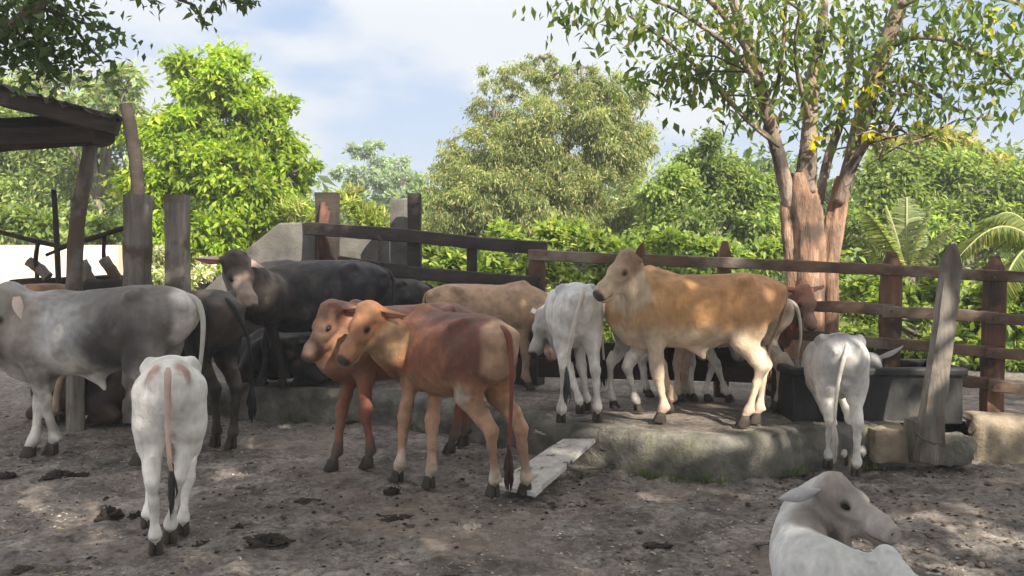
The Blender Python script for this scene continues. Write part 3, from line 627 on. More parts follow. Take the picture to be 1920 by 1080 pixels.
# red calf in the centre
cow('reddish brown calf in the centre with pale legs, resting its head beside another', P(916, 932, 5.66), 124, 1.05, c_red, feet=(g_(925, 932), g_(985, 929), g_(746, 904), g_(805, 916)), poll=P(688, 574, 6.1), muz=P(622, 668, 5.85), neck=[(P(765, 655, 6.25), .15, .66)],
    group=GRP, hs=.98, dew=1.3, ears='back', hump=.2, vox=.0125, belly=.015, earlen=.85, eardir=(Vector((.9, -.25, -.30)), Vector((.9, .3, -.3))), tuft=(.04, .02, .016),
    tail=[(-.645, 0, .96), (-.69, 0, .90), (-.70, -.0, .72), (-.69, .0, .50), (-.67, .0, .30)], blobs=[(-.42, .12, .60, .10, (.55, .5, .44))])
cow('dark-footed red calf standing behind the centre calf, its head to the left of it', P(846, 840, 7.1), 214, 1.06, c_red2, feet=(g_(845, 850), g_(870, 836), g_(690, 878), g_(625, 882)), poll=P(618, 572, 6.42), muz=P(566, 645, 6.25), neck=[(P(690, 610, 6.6), .13, .62)], group=GRP, hs=.98, dew=.9, ears='droop', lx=.93, hump=.3, earlen=.8, eardir=(None, Vector((.6, .6, -.6))), tuft=(.02, .015, .012))
# fawn one behind
cow('fawn cow standing sideways behind the centre calf, under the dark rails', P(838, 700, 8.3), 2, .90, c_fawn, z0=ZP, group=GRP, kind='cow', poll=P(1040, 600, 8.1), muz=P(1060, 680, 8.0), hump=.1, lx=.95)
# white one seen from behind on the raised yard
cow('white young cow seen from behind on the raised yard, dark tail tip hanging', P(1085, 795, 6.72), 95, .955, dict(c_white, back=(.50, .52, .55)), feet=(r_(1052, 793), r_(1120, 790), r_(1088, 776), r_(1100, 770)), z0=ZP, poll=P(1018, 585, 7.45), muz=P(988, 655, 7.3), slope=.06, hump=-1.2, bw=.9,
    group=GRP, hs=.95, tail=[(-.645, 0, .96), (-.70, .03, .90), (-.72, .08, .74), (-.70, .11, .52), (-.69, .125, .40)], neck=[(P(1040, 590, 7.6), .12, .7)], tuft=(.05, .06, .075), lx=.9)
# tan one, side on
cow('tan cow standing side-on with its head raised over the white cow', P(1418, 796, 6.65), 177, 1.02, c_tan, feet=(r_(1396, 800), r_(1418, 795), r_(1240, 792), r_(1256, 772)), z0=ZP, poll=P(1178, 478, 6.45), muz=P(1104, 538, 6.25), lx=.93,
    group=GRP, kind='cow', hs=.98, ears='back', dew=1.2, earlen=.62, eardir=(Vector((.12, -.15, 1)), Vector((.9, .5, .1))), sheath=True, tail=[(-.645, 0, .96), (-.685, -.03, .90), (-.66, -.09, .72), (-.60, -.12, .58), (-.57, -.12, .5)], vox=.013, hump=.5, tuft=(.2, .13, .08), earc=(.12, .06, .04))
cow('pale grey calf half hidden between the white cow and the tan cow', P(1172, 768, 7.25), 26, .86, dict(c_white, base=(.34, .36, .40), back=(.2, .21, .24), belly=(.5, .5, .5)), feet=(r_(1150, 766), r_(1196, 772), r_(1298, 752), r_(1366, 754)), z0=ZP, group=GRP, poll=P(1380, 600, 7.8), muz=P(1400, 660, 7.8), hump=0)
cow('white calf behind the tan cow, only its legs showing under the belly', P(1214, 745, 7.95), 4, .80, c_white, feet=(None, None, r_(1326, 752), None), z0=ZP, group=GRP, poll=P(1400, 620, 8), muz=P(1440, 680, 8), hump=0, slope=.1)
cow('fawn-grey young cow whose rump shows past the tail of the tan cow', P(1444, 770, 7.15), 150, .87, dict(c_fawn, base=(.42, .34, .27), back=(.36, .28, .21), leg=(.5, .42, .35), belly=(.52, .45, .38), tail=(.5, .45, .4)), feet=(r_(1456, 768), r_(1478, 776), None, None), z0=ZP, group=GRP, poll=P(1330, 600, 7.8), muz=P(1300, 660, 7.9), hump=0,
    tail=[(-.645, 0, .96), (-.70, -.02, .90), (-.72, -.03, .70), (-.70, -.03, .55), (-.69, -.03, .44)], tuft=(.45, .4, .35))
cow('dark red calf with its head over the trough, behind the rump of the fawn-grey cow', P(1290, 745, 7.85), 2, .86, dict(c_red, base=(.22, .10, .07), head=(.25, .11, .075), face=(.17, .10, .085), leg=(.3, .2, .15), throat=(.1, .06, .05)), z0=ZP, group=GRP, poll=P(1510, 540, 7.35), muz=P(1536, 628, 7.1), hump=0, slope=.1)
# white grey calf at the trough
cow('white calf with a grey back seen from behind, drinking at the dark trough', P(1580, 888, 6.22), 80, .905, dict(c_white, base=(.52, .52, .53), back=(.33, .335, .36), head=(.10, .10, .11), ear=(.3, .3, .32)), feet=(g_(1552, 880), g_(1605, 894), P(1582, 872, 6.5), P(1618, 868, 6.52)), poll=P(1632, 672, 7.15), muz=P(1640, 735, 7.2), group=GRP, hs=.95, slope=.13, bw=1.02, lx=.9,
    tail=[(-.645, 0, .96), (-.69, .03, .90), (-.70, .07, .72), (-.69, .09, .5), (-.67, .09, .36)], tuft=(.5, .48, .45), vox=.013, ears='side', hump=-1, blobs=[(-.4, -.03, 1.0, .22, (.20, .205, .225))])
# lying ones
cow('small dark brown calf lying on the mud behind the grey cow', P(250, 790, 8.3), 175, .85, dict(base=(.03, .018, .014), belly=(.05, .03, .022)), lying=True, group='calves lying down', poll=P(165, 700, 8.2), muz=P(140, 740, 8.1), dew=.4, hump=0)
cow('white calf with a grey head lying in the foreground at the bottom right', Vector((1.48, 2.58, 0)), 102, .82, dict(base=(.62, .63, .645), belly=(.66, .66, .66), head=(.25, .225, .215), face=(.40, .37, .36), nose=(.26, .235, .23), throat=(.30, .27, .25), ear=(.40, .40, .44), back=(.63, .64, .66)), lying=True, group='calves lying down',
    poll=P(1558, 899, 3.62), muz=P(1672, 962, 3.40), neck=[(P(1545, 1095, 3.3), .19, .8), (P(1500, 1040, 3.5), .15, .85), (P(1512, 972, 3.68), .125, .8)], hs=.98, hump=1.1, dew=.5, vox=.0095, z0=-.075, eardir=(Vector((.1, .9, -.7)), Vector((-.97, -.25, -.14))), earc=(.30, .29, .33), earface=(.1, 1, -.35), earlen=1.12, earw=.72)

# ------------------------------------------------------------ fences, posts, trough, plank
def rough_beam(name, a, b, r, mat, parent=None, ratio=1.0, n=14, jit=.06, square=True, bend=.0, taper=1.0, sides=12, tip=False):
    a, b = Vector(a), Vector(b); m = MB(); ax_ = (b - a).normalized(); pr = ax_.orthogonal(); pts = []; rad = []
    ph = random.uniform(0, 6)
    for i in range(n + 1):
        t = i / n; o = bend * math.sin(t * math.pi * 1.5 + ph)
        pts.append(a.lerp(b, t) + Vector((o, 0, o * .3 if abs(ax_.z) < .5 else 0)))
        q = r * (1 + (taper - 1) * t) * random.uniform(1 - jit, 1 + jit)
        if tip and t > .9: q *= 1 - (t - .9) * 6
        rad.append(q)
    m.tube(pts, rad, sides, jit=jit * .6, square=square, ratio=ratio)
    return auto_smooth(m.build(name, mat, parent), 35)
fen = empty('wooden_fence', P(1010, 700, 8.6), label='reddish wooden rail fence with four rails running behind the cattle to the right', cat='fence')
def W(p): return Vector(p) - fen.location
def fd(px): return np.interp(px, [1000, 1355, 1668, 1860, 2100], [8.7, 8.0, 7.35, 7.02, 6.6])
for (px, yt, yb, wpx, mt) in ((1355, 452, 760, 26, WOODR), (1668, 472, 790, 34, WOODR), (1862, 480, 786, 34, WOODR), (2060, 490, 800, 34, WOODR)):
    d = fd(px) ; rough_beam('post', W(P(px - 4, yb, d)), W(P(px + 4, yt, d)), wpx / 2 / F * d, mt, fen, tip=True)
for pts_, th in (([(1000, 478), (1300, 492), (1668, 507), (1862, 518), (2060, 530)], 20), ([(1490, 571), (1668, 582), (1862, 597), (2060, 612)], 21), ([(1490, 628), (1668, 643), (1862, 660), (2060, 676)], 20), ([(1490, 690), (1668, 704), (1862, 722), (2060, 742)], 22)):
    for (x0, y0), (x1, y1) in zip(pts_[:-1], pts_[1:]):
        d0, d1 = fd(x0) - .10, fd(x1) - .10
        rough_beam('rail', W(P(x0 - 10, y0 + random.uniform(-2, 2), d0)), W(P(x1 + 10, y1 + random.uniform(-2, 2), d1)), th / 2 / F * d0, RAILW, fen, n=16, jit=.09, ratio=.55, bend=.012)
        m = MB()
        c_ = P(x1 + 3, y1 + 2, d1 - .055); m.tube([W(c_), W(c_ + Vector((0, -.012, 0)))], .011, 7)
        if x1 < 1950: m.build('bolt', METAL, fen)
# dark gate and rails to the left
gat = empty('dark_fence', P(780, 560, 9.6), label='dark rail fence with two rails left of the tan cow, rails rising to the left', cat='fence')
def W2(p): return Vector(p) - gat.location
def gd(px): return np.interp(px, [560, 1010], [10.2, 8.85])
for (px, yt, yb, wpx, mt) in ((777, 363, 700, 26, RAIL_SHADED), (885, 436, 690, 20, RAIL_SHADED), (1007, 452, 700, 30, WOODR)):
    d = gd(px); rough_beam('post', W2(P(px, yb, d)), W2(P(px, yt, d)), wpx / 2 / F * d, mt, gat, jit=.04)
for pts_, th in (([(578, 428), (777, 443), (885, 455), (1020, 466)], 24), ([(640, 492), (777, 512), (885, 521), (1010, 531)], 24), ([(560, 570), (777, 585), (1010, 600)], 22), ([(470, 612), (777, 625), (1010, 635)], 62), ([(470, 684), (777, 690), (1010, 700)], 62)):  # the wide lowest rails are added to darken the gap under the cows
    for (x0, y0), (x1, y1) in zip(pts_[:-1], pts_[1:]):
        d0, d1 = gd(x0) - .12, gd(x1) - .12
        rough_beam('rail', W2(P(x0 - 4, y0, d0)), W2(P(x1 + 4, y1, d1)), th / 2 / F * d0, RAIL_SHADED, gat, n=10, jit=.04, ratio=.5)
# boards low behind the tan cow (dark feeding boards)
brd = empty('feed_board', P(1300, 700, 8.1), label='dark horizontal boards low behind the legs of the tan cow', cat='board')
for y0, y1 in ((655, 668), (690, 700)):
    rough_beam('board', P(1010, y0, 8.5) - brd.location, P(1470, y1, 7.7) - brd.location, .085, RAIL_SHADED, brd, ratio=.3, n=14, jit=.03)
# leaning post
rough_beam('leaning_post', P(1738, 866, 6.28), P(1786, 458, 6.42), 21 / F * 6.3, WOODG, n=20, jit=.05, bend=.008, taper=.82, tip=True, ratio=.8)
tag(bpy.data.objects['leaning_post'], 'grey weathered wooden post leaning to the right in front of the trough', 'post')
m = MB(); pr = P(1745, 815, 6.2)
m.tube([P(1712, 806, 6.2), P(1728, 822, 6.12), P(1750, 832, 6.1), P(1765, 829, 6.15)], .008, 6); tag(m.build('cable', METAL, smooth=True), 'thin bent cable hanging at the foot of the leaning post', 'cable')
# trough
tr = empty('water_trough', P(1640, 800, 6.85), label='black rectangular water trough with a thick rim on the raised yard', cat='trough')
def trough(x0, x1, d0, d1, z0, z1, th):
    m = MB(); cx = (x0 + x1) / 2; cy = (d0 + d1) / 2
    for (a, b, c, d) in ((x0, x1, d0, d0 + th), (x0, x1, d1 - th, d1), (x0, x0 + th, d0 + th, d1 - th), (x1 - th, x1, d0 + th, d1 - th)):
        m.box(((a + b) / 2, (c + d) / 2, (z0 + z1) / 2), (b - a, d - c, z1 - z0))
    m.box((cx, cy, z0 + .04), (x1 - x0 - 2 * th, d1 - d0 - 2 * th, .06)); return m
x0 = P(1486, 0, 6.78).x; x1 = P(1806, 0, 6.78).x
mm = trough(x0, x1, 6.78, 7.35, .24, .615, .05); mm.V = [Vector(v) - tr.location for v in mm.V]; o = mm.build('basin', TROUGH, tr)
bv = o.modifiers.new('b', 'BEVEL'); bv.width = .012; bv.segments = 2
mm = trough(x0 - .03, x1 + .03, 6.75, 7.38, .60, .665, .075); mm.V = mm.V[:32]; mm.F = mm.F[:24]; mm.V = [Vector(v) - tr.location for v in mm.V]; o = mm.build('rim', TROUGH, tr)
bv = o.modifiers.new('b', 'BEVEL'); bv.width = .02; bv.segments = 3
wm = plain('water', (.02, .022, .02), .03, .5)
m = MB(); m.box(((x0 + x1) / 2, 7.065, .54), (x1 - x0 - .11, .46, .01)); m.V = [Vector(v) - tr.location for v in m.V]; m.build('water_surface', wm, tr)
# plank leaning on the curb
a, b, c, d = G(926, 908, .035), G(1003, 924, .035), P(1116, 822, 6.46), P(1056, 822, 6.58)
nrm = (b - a).cross(d - a).normalized()
bm_v = []; nu, nv = 22, 5
for l in (0, 1):
    for i in range(nu + 1):
        for j in range(nv + 1):
            p = a.lerp(b, j / nv).lerp(d.lerp(c, j / nv), i / nu) + nrm * (-.028 * l) + Vector((0, 0, .002 * math.sin(i * .5)))
            if j in (0, nv): p += (b - a).normalized() * (random.uniform(-.002, .002))
            bm_v.append(p)
mN = (nu + 1) * (nv + 1); gI = lambda l, i, j: l * mN + i * (nv + 1) + j; ff = []
for i in range(nu):
    for j in range(nv): ff += [(gI(0, i, j), gI(0, i, j + 1), gI(0, i + 1, j + 1), gI(0, i + 1, j)), (gI(1, i, j), gI(1, i + 1, j), gI(1, i + 1, j + 1), gI(1, i, j + 1))]
    ff += [(gI(0, i, 0), gI(0, i + 1, 0), gI(1, i + 1, 0), gI(1, i, 0)), (gI(0, i, nv), gI(1, i, nv), gI(1, i + 1, nv), gI(0, i + 1, nv))]
for j in range(nv): ff += [(gI(0, 0, j), gI(1, 0, j), gI(1, 0, j + 1), gI(0, 0, j + 1)), (gI(0, nu, j), gI(0, nu, j + 1), gI(1, nu, j + 1), gI(1, nu, j))]
o = mesh('plank', bm_v, ff, PAINT, smooth=False); tag(o, 'whitewashed wooden plank leaning from the mud up onto the curb', 'plank')

# left: shed, posts, poles
shed = empty('shed', P(0, 800, 6.5), label='open shed with a dark sagging roof at the left edge', cat='shed')
W3 = lambda p: Vector(p) - shed.location
ea = P(226, 222, 6.6); eb = P(-400, 40, 6.2); ec = P(-400, 60, 10.5); ed = P(190, 235, 9.6)
m = MB(); V = []; nu, nv = 60, 16
for l in (0, 1):
    for i in range(nu + 1):
        for j in range(nv + 1):
            p = ea.lerp(eb, i / nu).lerp(ed.lerp(ec, i / nu), j / nv)
            p = p + Vector((0, 0, .018 * math.sin(i * 2.1) - l * .02 + .03 * (fbm(np.array([[i * .2, j * .3, 1]]), 2)[0] - .4)))
            if j == 0: p += Vector((0, random.uniform(-.04, .04), random.uniform(-.015, .015)))
            V.append(p - shed.location)
mN = (nu + 1) * (nv + 1); gI = lambda l, i, j: l * mN + i * (nv + 1) + j; ff = []
for i in range(nu):
    for j in range(nv): ff += [(gI(0, i, j), gI(0, i + 1, j), gI(0, i + 1, j + 1), gI(0, i, j + 1)), (gI(1, i, j), gI(1, i, j + 1), gI(1, i + 1, j + 1), gI(1, i + 1, j))]
    ff += [(gI(0, i, 0), gI(1, i, 0), gI(1, i + 1, 0), gI(0, i + 1, 0)), (gI(0, i, nv), gI(0, i + 1, nv), gI(1, i + 1, nv), gI(1, i, nv))]
for j in range(nv): ff.append((gI(0, 0, j), gI(0, 0, j + 1), gI(1, 0, j + 1), gI(1, 0, j)))
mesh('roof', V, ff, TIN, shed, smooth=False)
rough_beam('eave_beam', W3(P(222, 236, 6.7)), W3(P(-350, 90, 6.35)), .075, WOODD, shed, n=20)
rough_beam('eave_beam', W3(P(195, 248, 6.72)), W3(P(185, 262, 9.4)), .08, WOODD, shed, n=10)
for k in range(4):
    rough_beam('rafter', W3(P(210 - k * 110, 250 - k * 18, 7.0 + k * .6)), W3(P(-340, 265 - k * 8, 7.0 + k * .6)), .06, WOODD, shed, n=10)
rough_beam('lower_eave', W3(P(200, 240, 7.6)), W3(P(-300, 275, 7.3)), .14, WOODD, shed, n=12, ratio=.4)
pts = [P(140, 600, 8.0), P(139, 520, 8.0), P(143, 440, 8.0), P(150, 380, 8.0), P(164, 310, 8.0), P(174, 232, 8.0)]
pts = [Vector(q) for q in cat_spline([tuple(p) for p in pts], 5)]; m = MB(); pts = [W3(P(142, 600, 8.0) - Vector((0, 0, 1.0)))] + [W3(p) for p in pts]
m.tube(pts, [(.075 if i < 5 else .070) * random.uniform(.93, 1.07) * (1 - .1 * (i / len(pts))) for i in range(len(pts))], 12, jit=.05); o = m.build('crooked_post', WOODG, shed); auto_smooth(o, 45)
for nm, px0, px1, yt, d, wpx, mt, lb in (('wooden_post', 256, 259, 366, 8.2, 44, WOODG, 'thick grey post with a slanted pale top left of the other square post'), ('wooden_post', 336, 332, 366, 8.2, 40, WOODG, 'square grey post with a tan worn face, right of the slanted-top post')):
    rough_beam(nm, P(px0, 790, d), P(px1, yt, d), wpx / 2 / F * d, mt, n=18, jit=.04)
    tag(bpy.context.scene.objects[-1] if False else COL.objects[-1], lb, 'post', 'thick posts at the left')
rough_beam('dead_trunk', P(262, 480, 10.5), P(240, 195, 10.5), 12 / F * 10.5, WOODD, n=14, bend=.04, square=False); tag(COL.objects[-1], 'dark broken tree trunk standing between the shed roof and the lime tree', 'trunk')
bf = empty('pole_fence', P(120, 520, 8.6), label='crooked fence of thin dark poles behind the shed post', cat='fence'); W4 = lambda p: Vector(p) - bf.location
for (a, b, r, nm) in ((P(-60, 422, 8.6), P(118, 463, 8.6), .022, 'rail'), (P(112, 465, 8.6), P(275, 415, 8.5), .024, 'rail'), (P(122, 700, 8.6), P(99, 356, 8.6), .026, 'pole'), (P(68, 520, 8.7), P(70, 455, 8.6), .02, 'pole'), (P(198, 500, 8.6), P(194, 440, 8.6), .02, 'pole'),
                      (P(88, 478, 8.6), P(125, 462, 8.6), .016, 'pole'), (P(225, 540, 8.6), P(196, 485, 8.6), .05, 'brace'), (P(150, 490, 8.65), P(180, 550, 8.7), .06, 'brace'), (P(55, 490, 8.7), P(92, 520, 8.7), .05, 'brace'), (P(165, 545, 8.6), P(275, 540, 8.4), .10, 'rail'), (P(20, 535, 8.8), P(230, 525, 8.8), .06, 'rail')):
    rough_beam(nm, W4(a), W4(b), r, WOODD if nm != 'brace' else WOODG, bf, n=8, jit=.1, bend=.01, square=False)
# cream wall behind
wl = [P(-200, 440, 13), P(235, 462, 13.5)]
m = MB(); m.box(((wl[0].x + wl[1].x) / 2, 13.4, .8), (wl[1].x - wl[0].x, .3, 1.72)); o = m.build('cream_wall', CREAM); tag(o, 'sunlit cream wall behind the pole fence at the far left', 'wall')
# grey concrete ramp wall with sloping top and pillars
m = MB(); dd = 10.6; poly = [P(380, 545, dd), P(460, 470, dd), P(522, 418, dd), P(600, 416, dd), P(770, 432, dd), P(770, 700, dd), P(380, 700, dd)]
m.add(poly + [p + Vector((0, .25, 0)) for p in poly], [tuple(range(6, -1, -1)), tuple(range(7, 14))] + [(i, (i + 1) % 7, (i + 1) % 7 + 7, i + 7) for i in range(7)])
o = m.build('concrete_wall', CONCG); tag(o, 'grey concrete wall with a slanting left end behind the dark fence', 'wall'); bv = o.modifiers.new('b', 'BEVEL'); bv.width = .02
rough_beam('concrete_pillar', P(614, 700, 10.35), P(614, 362, 10.35), 22 / F * 10.35, WOODD, n=16, jit=.025); tag(COL.objects[-1], 'broad dark gate pillar with peeling bark at the left end of the dark fence', 'pillar')
rough_beam('concrete_pillar', P(752, 700, 10.0), P(752, 375, 10.0), 20 / F * 10.0, CONCG, n=14, jit=.015); tag(COL.objects[-1], 'grey concrete pillar just left of the dark gate post', 'pillar')
m = MB()
for k in range(9):
    c = P(712 + (k % 2) * 2 - 1, 447 + k * 6, 9.5); ring = []
    for i in range(11):
        th = i / 10 * 2 * math.pi; ring.append(c + Vector((math.cos(th) * (.018 if k % 2 else .004), math.cos(th) * (.004 if k % 2 else .018), math.sin(th) * .026)))
    m.tube(ring, .006, 5, cap=False)
tag(m.build('chain', METAL, smooth=True), 'short rusty chain hanging from the dark top rail', 'chain')
m = MB()
for k in range(3): m.tube([P(606 + k * 5, 380 + k * 8, 10.2), P(600 + k * 4, 430, 10.1), P(598 + k * 9, 490, 10.1)], .03, 6, jit=.2)
tag(m.build('hanging_bark', surf('brown_bark_strip', [(.3, (.04, .02, .015)), (.7, (.15, .07, .05))], 10), smooth=True), 'strips of reddish bark hanging on the broad gate pillar', 'bark strip')

# ------------------------------------------------------------ clods, dung, stones
def lump(c, r, hgt, seed, mat, name, label=None, cat=None, group=None):
    n = 40; V = []; rs = np.random.default_rng(seed)
    for i in range(15):
        a = i / 14 * math.pi / 2
        for k in range(n):
            b = 2 * math.pi * k / n; q = np.array([[math.cos(b) * 1.7 + seed, math.sin(b) * 1.7, a * 2.5]]); f = .30 + fbm(q, 4)[0] * 1.1 + (fbm(q * 5, 3)[0] - .45) * .8
            V.append((c.x + math.cos(a) * math.cos(b) * r * f, c.y + math.cos(a) * math.sin(b) * r * f * .8, c.z - .012 + math.sin(a) * hgt * f))
    Fs = [(i * n + k, i * n + (k + 1) % n, (i + 1) * n + (k + 1) % n, (i + 1) * n + k) for i in range(14) for k in range(n)]
    o = mesh(name, V, Fs, mat); return tag(o, label, cat, group)
def gp(px, py): p = G(px, py); p.z = gz(p.x, p.y); return p
for k, (px, py, r, hh, lb) in enumerate([(205, 960, .10, .09, 'tall dark clump of dung left of the white calf'), (255, 958, .08, .06, 'dung clump just left of the white calf front leg'), (500, 1010, .15, .05, 'wide flat cowpat right of the white calf'), (445, 985, .05, .03, 'small dung clump between the white calf and the wide cowpat'),
        (380, 1016, .09, .03, 'low dung pat at the right foot of the white calf'), (110, 890, .13, .05, 'dung heap below the front hooves of the grey cow'), (12, 884, .10, .06, 'dung clump cut by the left edge'), (145, 885, .10, .03, 'second pat right of the heap below the grey cow'), (740, 960, .16, .02, 'thin wide pat below the centre calf front legs'), (575, 930, .11, .025, 'thin pat left of the centre calf'),
        (850, 1075, .09, .03, 'pat at the bottom edge right of the middle'), (1035, 940, .20, .02, 'trampled dung right of the plank foot'), (735, 917, .07, .06, 'clump at the front hoof of the centre calf'), (1455, 1015, .14, .02, 'pat left of the lying white calf'), (1240, 1010, .12, .02, 'pat in the open mud below the curb'), (45, 1060, .1, .03, 'pat at the bottom left corner'), (660, 790, .08, .04, 'clump at the curb by the red calves')]):
    lump(gp(px, py), r, hh, k + 3, DUNG, 'dung', lb, 'dung', 'dung on the mud')
for k, (px, py, r, lb) in enumerate([(885, 975, .07, 'pale crumbled stone in the mud below the centre calf'), (36, 1008, .07, 'flat bluish white stone at the left edge'), (1745, 1068, .05, 'white stone at the bottom right beside the lying calf'), (1020, 810, .10, 'pale rubble at the top end of the plank')]):
    p = gp(px, py) if px != 1020 else P(1020, 808, 6.95); lump(p, r, r * .35, 60 + k, STONE, 'stone', lb, 'stone')
def scatter(n, mat, name, s0, s1, seed, flat=.5, pale=False, area=(3.2, 9.0)):
    rs = np.random.default_rng(seed); V = []; Fs = []
    base = np.array([(1, 0, 0), (-1, 0, 0), (0, 1, 0), (0, -1, 0), (0, 0, 1), (0, 0, -1)], float)
    tri = np.array([(0, 2, 4), (2, 1, 4), (1, 3, 4), (3, 0, 4), (2, 0, 5), (1, 2, 5), (3, 1, 5), (0, 3, 5)])
    y = rs.uniform(area[0] ** .5, area[1] ** .5, n) ** 2; x = rs.uniform(-.62, .62, n) * y; keep = np.abs(x) < 6
    fyv = np.interp(x, FX[:, 0], FX[:, 1]); keep &= (y < fyv - .05); x, y = x[keep], y[keep]; n = len(x)
    cl = fbm(np.stack([x * 1.1, y * 1.1, 0 * x + seed], -1), 3); kk = rs.random(n) < sstep(.3, .6, cl) * 1.0; x, y = x[kk], y[kk]; n = len(x)
    z = ground_h(x, y); s = rs.uniform(s0, s1, n) * rs.uniform(.5, 1, n)
    M3 = base[None] * (s[:, None, None]) * rs.uniform(.5, 1.3, (n, 6, 1)); M3[:, :, 2] *= flat
    a = rs.uniform(0, 6.28, n); ca, sa = np.cos(a)[:, None], np.sin(a)[:, None]
    X_ = M3[:, :, 0] * ca - M3[:, :, 1] * sa + x[:, None]; Y_ = M3[:, :, 0] * sa + M3[:, :, 1] * ca + y[:, None]; Z_ = M3[:, :, 2] + z[:, None] + s[:, None] * flat * .3
    V = np.stack([X_, Y_, Z_], -1).reshape(-1, 3); Fs = (tri[None] + 6 * np.arange(n)[:, None, None]).reshape(-1, 3)
    return tag(mesh(name, V, Fs, mat, smooth=False), kind='stuff')
tag(scatter(3000, DUNG, 'mud_crumbs', .004, .024, 1, .5), 'dark crumbs of mud and dung strewn over the yard', 'mud crumbs')
tag(scatter(7000, STONE, 'gravel', .004, .020, 2, .45), 'small pale stones scattered in the mud', 'gravel')
tag(scatter(3600, surf('earth_clod', [(.3, (.08, .06, .05)), (.7, (.17, .14, .115))], 10), 'earth_clods', .01, .035, 5, .5), 'grey brown clods of trampled earth', 'clods')

rs = np.random.default_rng(66); m = MB()
for k in range(900):
    y_ = rs.uniform(3.1 ** .5, 8.6 ** .5) ** 2; x_ = rs.uniform(-.6, .6) * y_
    if y_ > np.interp(x_, FX[:, 0], FX[:, 1]) - .1 or fbm(np.array([[x_ * 1.4, y_ * 1.4, 4.]]), 3)[0] < .42: continue
    a_ = rs.uniform(0, 6.28); l_ = rs.uniform(.02, .09); c_ = Vector((x_, y_, gz(x_, y_) + .012)); d_ = Vector((math.cos(a_), math.sin(a_), rs.uniform(-.12, .12))) * l_ / 2
    m.tube([c_ - d_, c_ + d_ * .2 + Vector((0, 0, .004)), c_ + d_], [.0016, .0016, .001], 4)
tag(m.build('straw', surf('straw', [(.3, (.22, .17, .11)), (.7, (.50, .42, .30))], 10)), 'bits of dry straw trodden into the mud', 'straw', kind='stuff')
m = MB()
for k in range(420):
    px_ = rs.choice([1195, 1215, 1240, 1300, 1330, 1480, 1620, 760, 560]) + rs.normal(0, 13); i_ = int(np.argmin([abs((p.x / p.y * F + 960) - px_) for p in cp])); p_ = cp[i_]
    c_ = Vector((p_.x + rs.normal(0, .02), p_.y - .06 + rs.normal(0, .02), -.01)); e_ = c_ + Vector((rs.normal(0, .025), rs.normal(-.01, .02), rs.uniform(.02, .075)))
    sdv_ = Vector((rs.normal(), rs.normal(), 0)).normalized() * .005; m.add([c_ - sdv_, c_ + sdv_, e_], [(0, 1, 2)])
tag(m.build('grass_tufts', surf('grass_blade', [(.3, (.05, .09, .02)), (.7, (.14, .20, .05))], 10)), 'small grass tufts along the foot of the curb', 'grass', kind='stuff')

# ------------------------------------------------------------ haze: one closed box of thin air round the whole scene
hm = bpy.data.materials.new('haze'); hm.use_nodes = True; ht = hm.node_tree; ht.nodes.clear()
ho = N(ht, 'ShaderNodeOutputMaterial'); hv_ = N(ht, 'ShaderNodeVolumePrincipled'); hv_.inputs['Density'].default_value = .0045; hv_.inputs['Color'].default_value = (.93, .96, 1, 1); hv_.inputs['Anisotropy'].default_value = .3
L(ht, hv_.outputs[0], ho.inputs['Volume'])
m = MB(); m.box((0, 60, 10), (700, 720, 23)); o = m.build('haze', hm); tag(o, kind='stuff', label='thin pale haze in the air')

# ------------------------------------------------------------ foliage
def leaf_mesh(name, Cn, size, cols, mat, parent=None, drop=.5, seed=1, aspect=.42, fold=.25, outv=None):
    """one leaf per centre: a folded, pointed blade of six vertices"""
    rs = np.random.default_rng(seed); n = len(Cn)
    d = rs.normal(size=(n, 3)); 
    if outv is not None: d = d * .8 + outv * 1.0
    d[:, 2] -= drop; d /= np.linalg.norm(d, axis=1)[:, None]
    u = rs.normal(size=(n, 3)) * .6 + np.array((0, 0, 1.0)); u -= d * (u * d).sum(1)[:, None]; u /= np.linalg.norm(u, axis=1)[:, None] + 1e-9
    s = np.cross(d, u); ln = (size * rs.uniform(.6, 1.3, n))[:, None]
    w_ = ln * aspect * .5
    p0 = Cn; p1 = Cn + d * ln * .45 + s * w_ + u * w_ * fold; p2 = Cn + d * ln - u * ln * .08; p3 = Cn + d * ln * .45 - s * w_ + u * w_ * fold
    V = np.stack([p0, p1, p2, p3], 1).reshape(-1, 3); b = 4 * np.arange(n)[:, None]
    Fs = np.concatenate([b + np.array([[0, 1, 2]]), b + np.array([[0, 2, 3]])], 0)
    C = np.repeat(cols, 4, 0)
    return mesh(name, V, Fs, mat, parent, smooth=False, col=C, cname='leaf')
LEAFGAIN = 1.2
def leafcols(n, palette, rs, clump=None):
    pal = np.array([p[0] for p in palette]); w_ = np.array([p[1] for p in palette], float); w_ /= w_.sum()
    c = pal[rs.choice(len(pal), n, p=w_)]
    if clump is not None: c = c * clump[:, None]
    return c * rs.uniform(.8, 1.35, (n, 1)) * LEAFGAIN
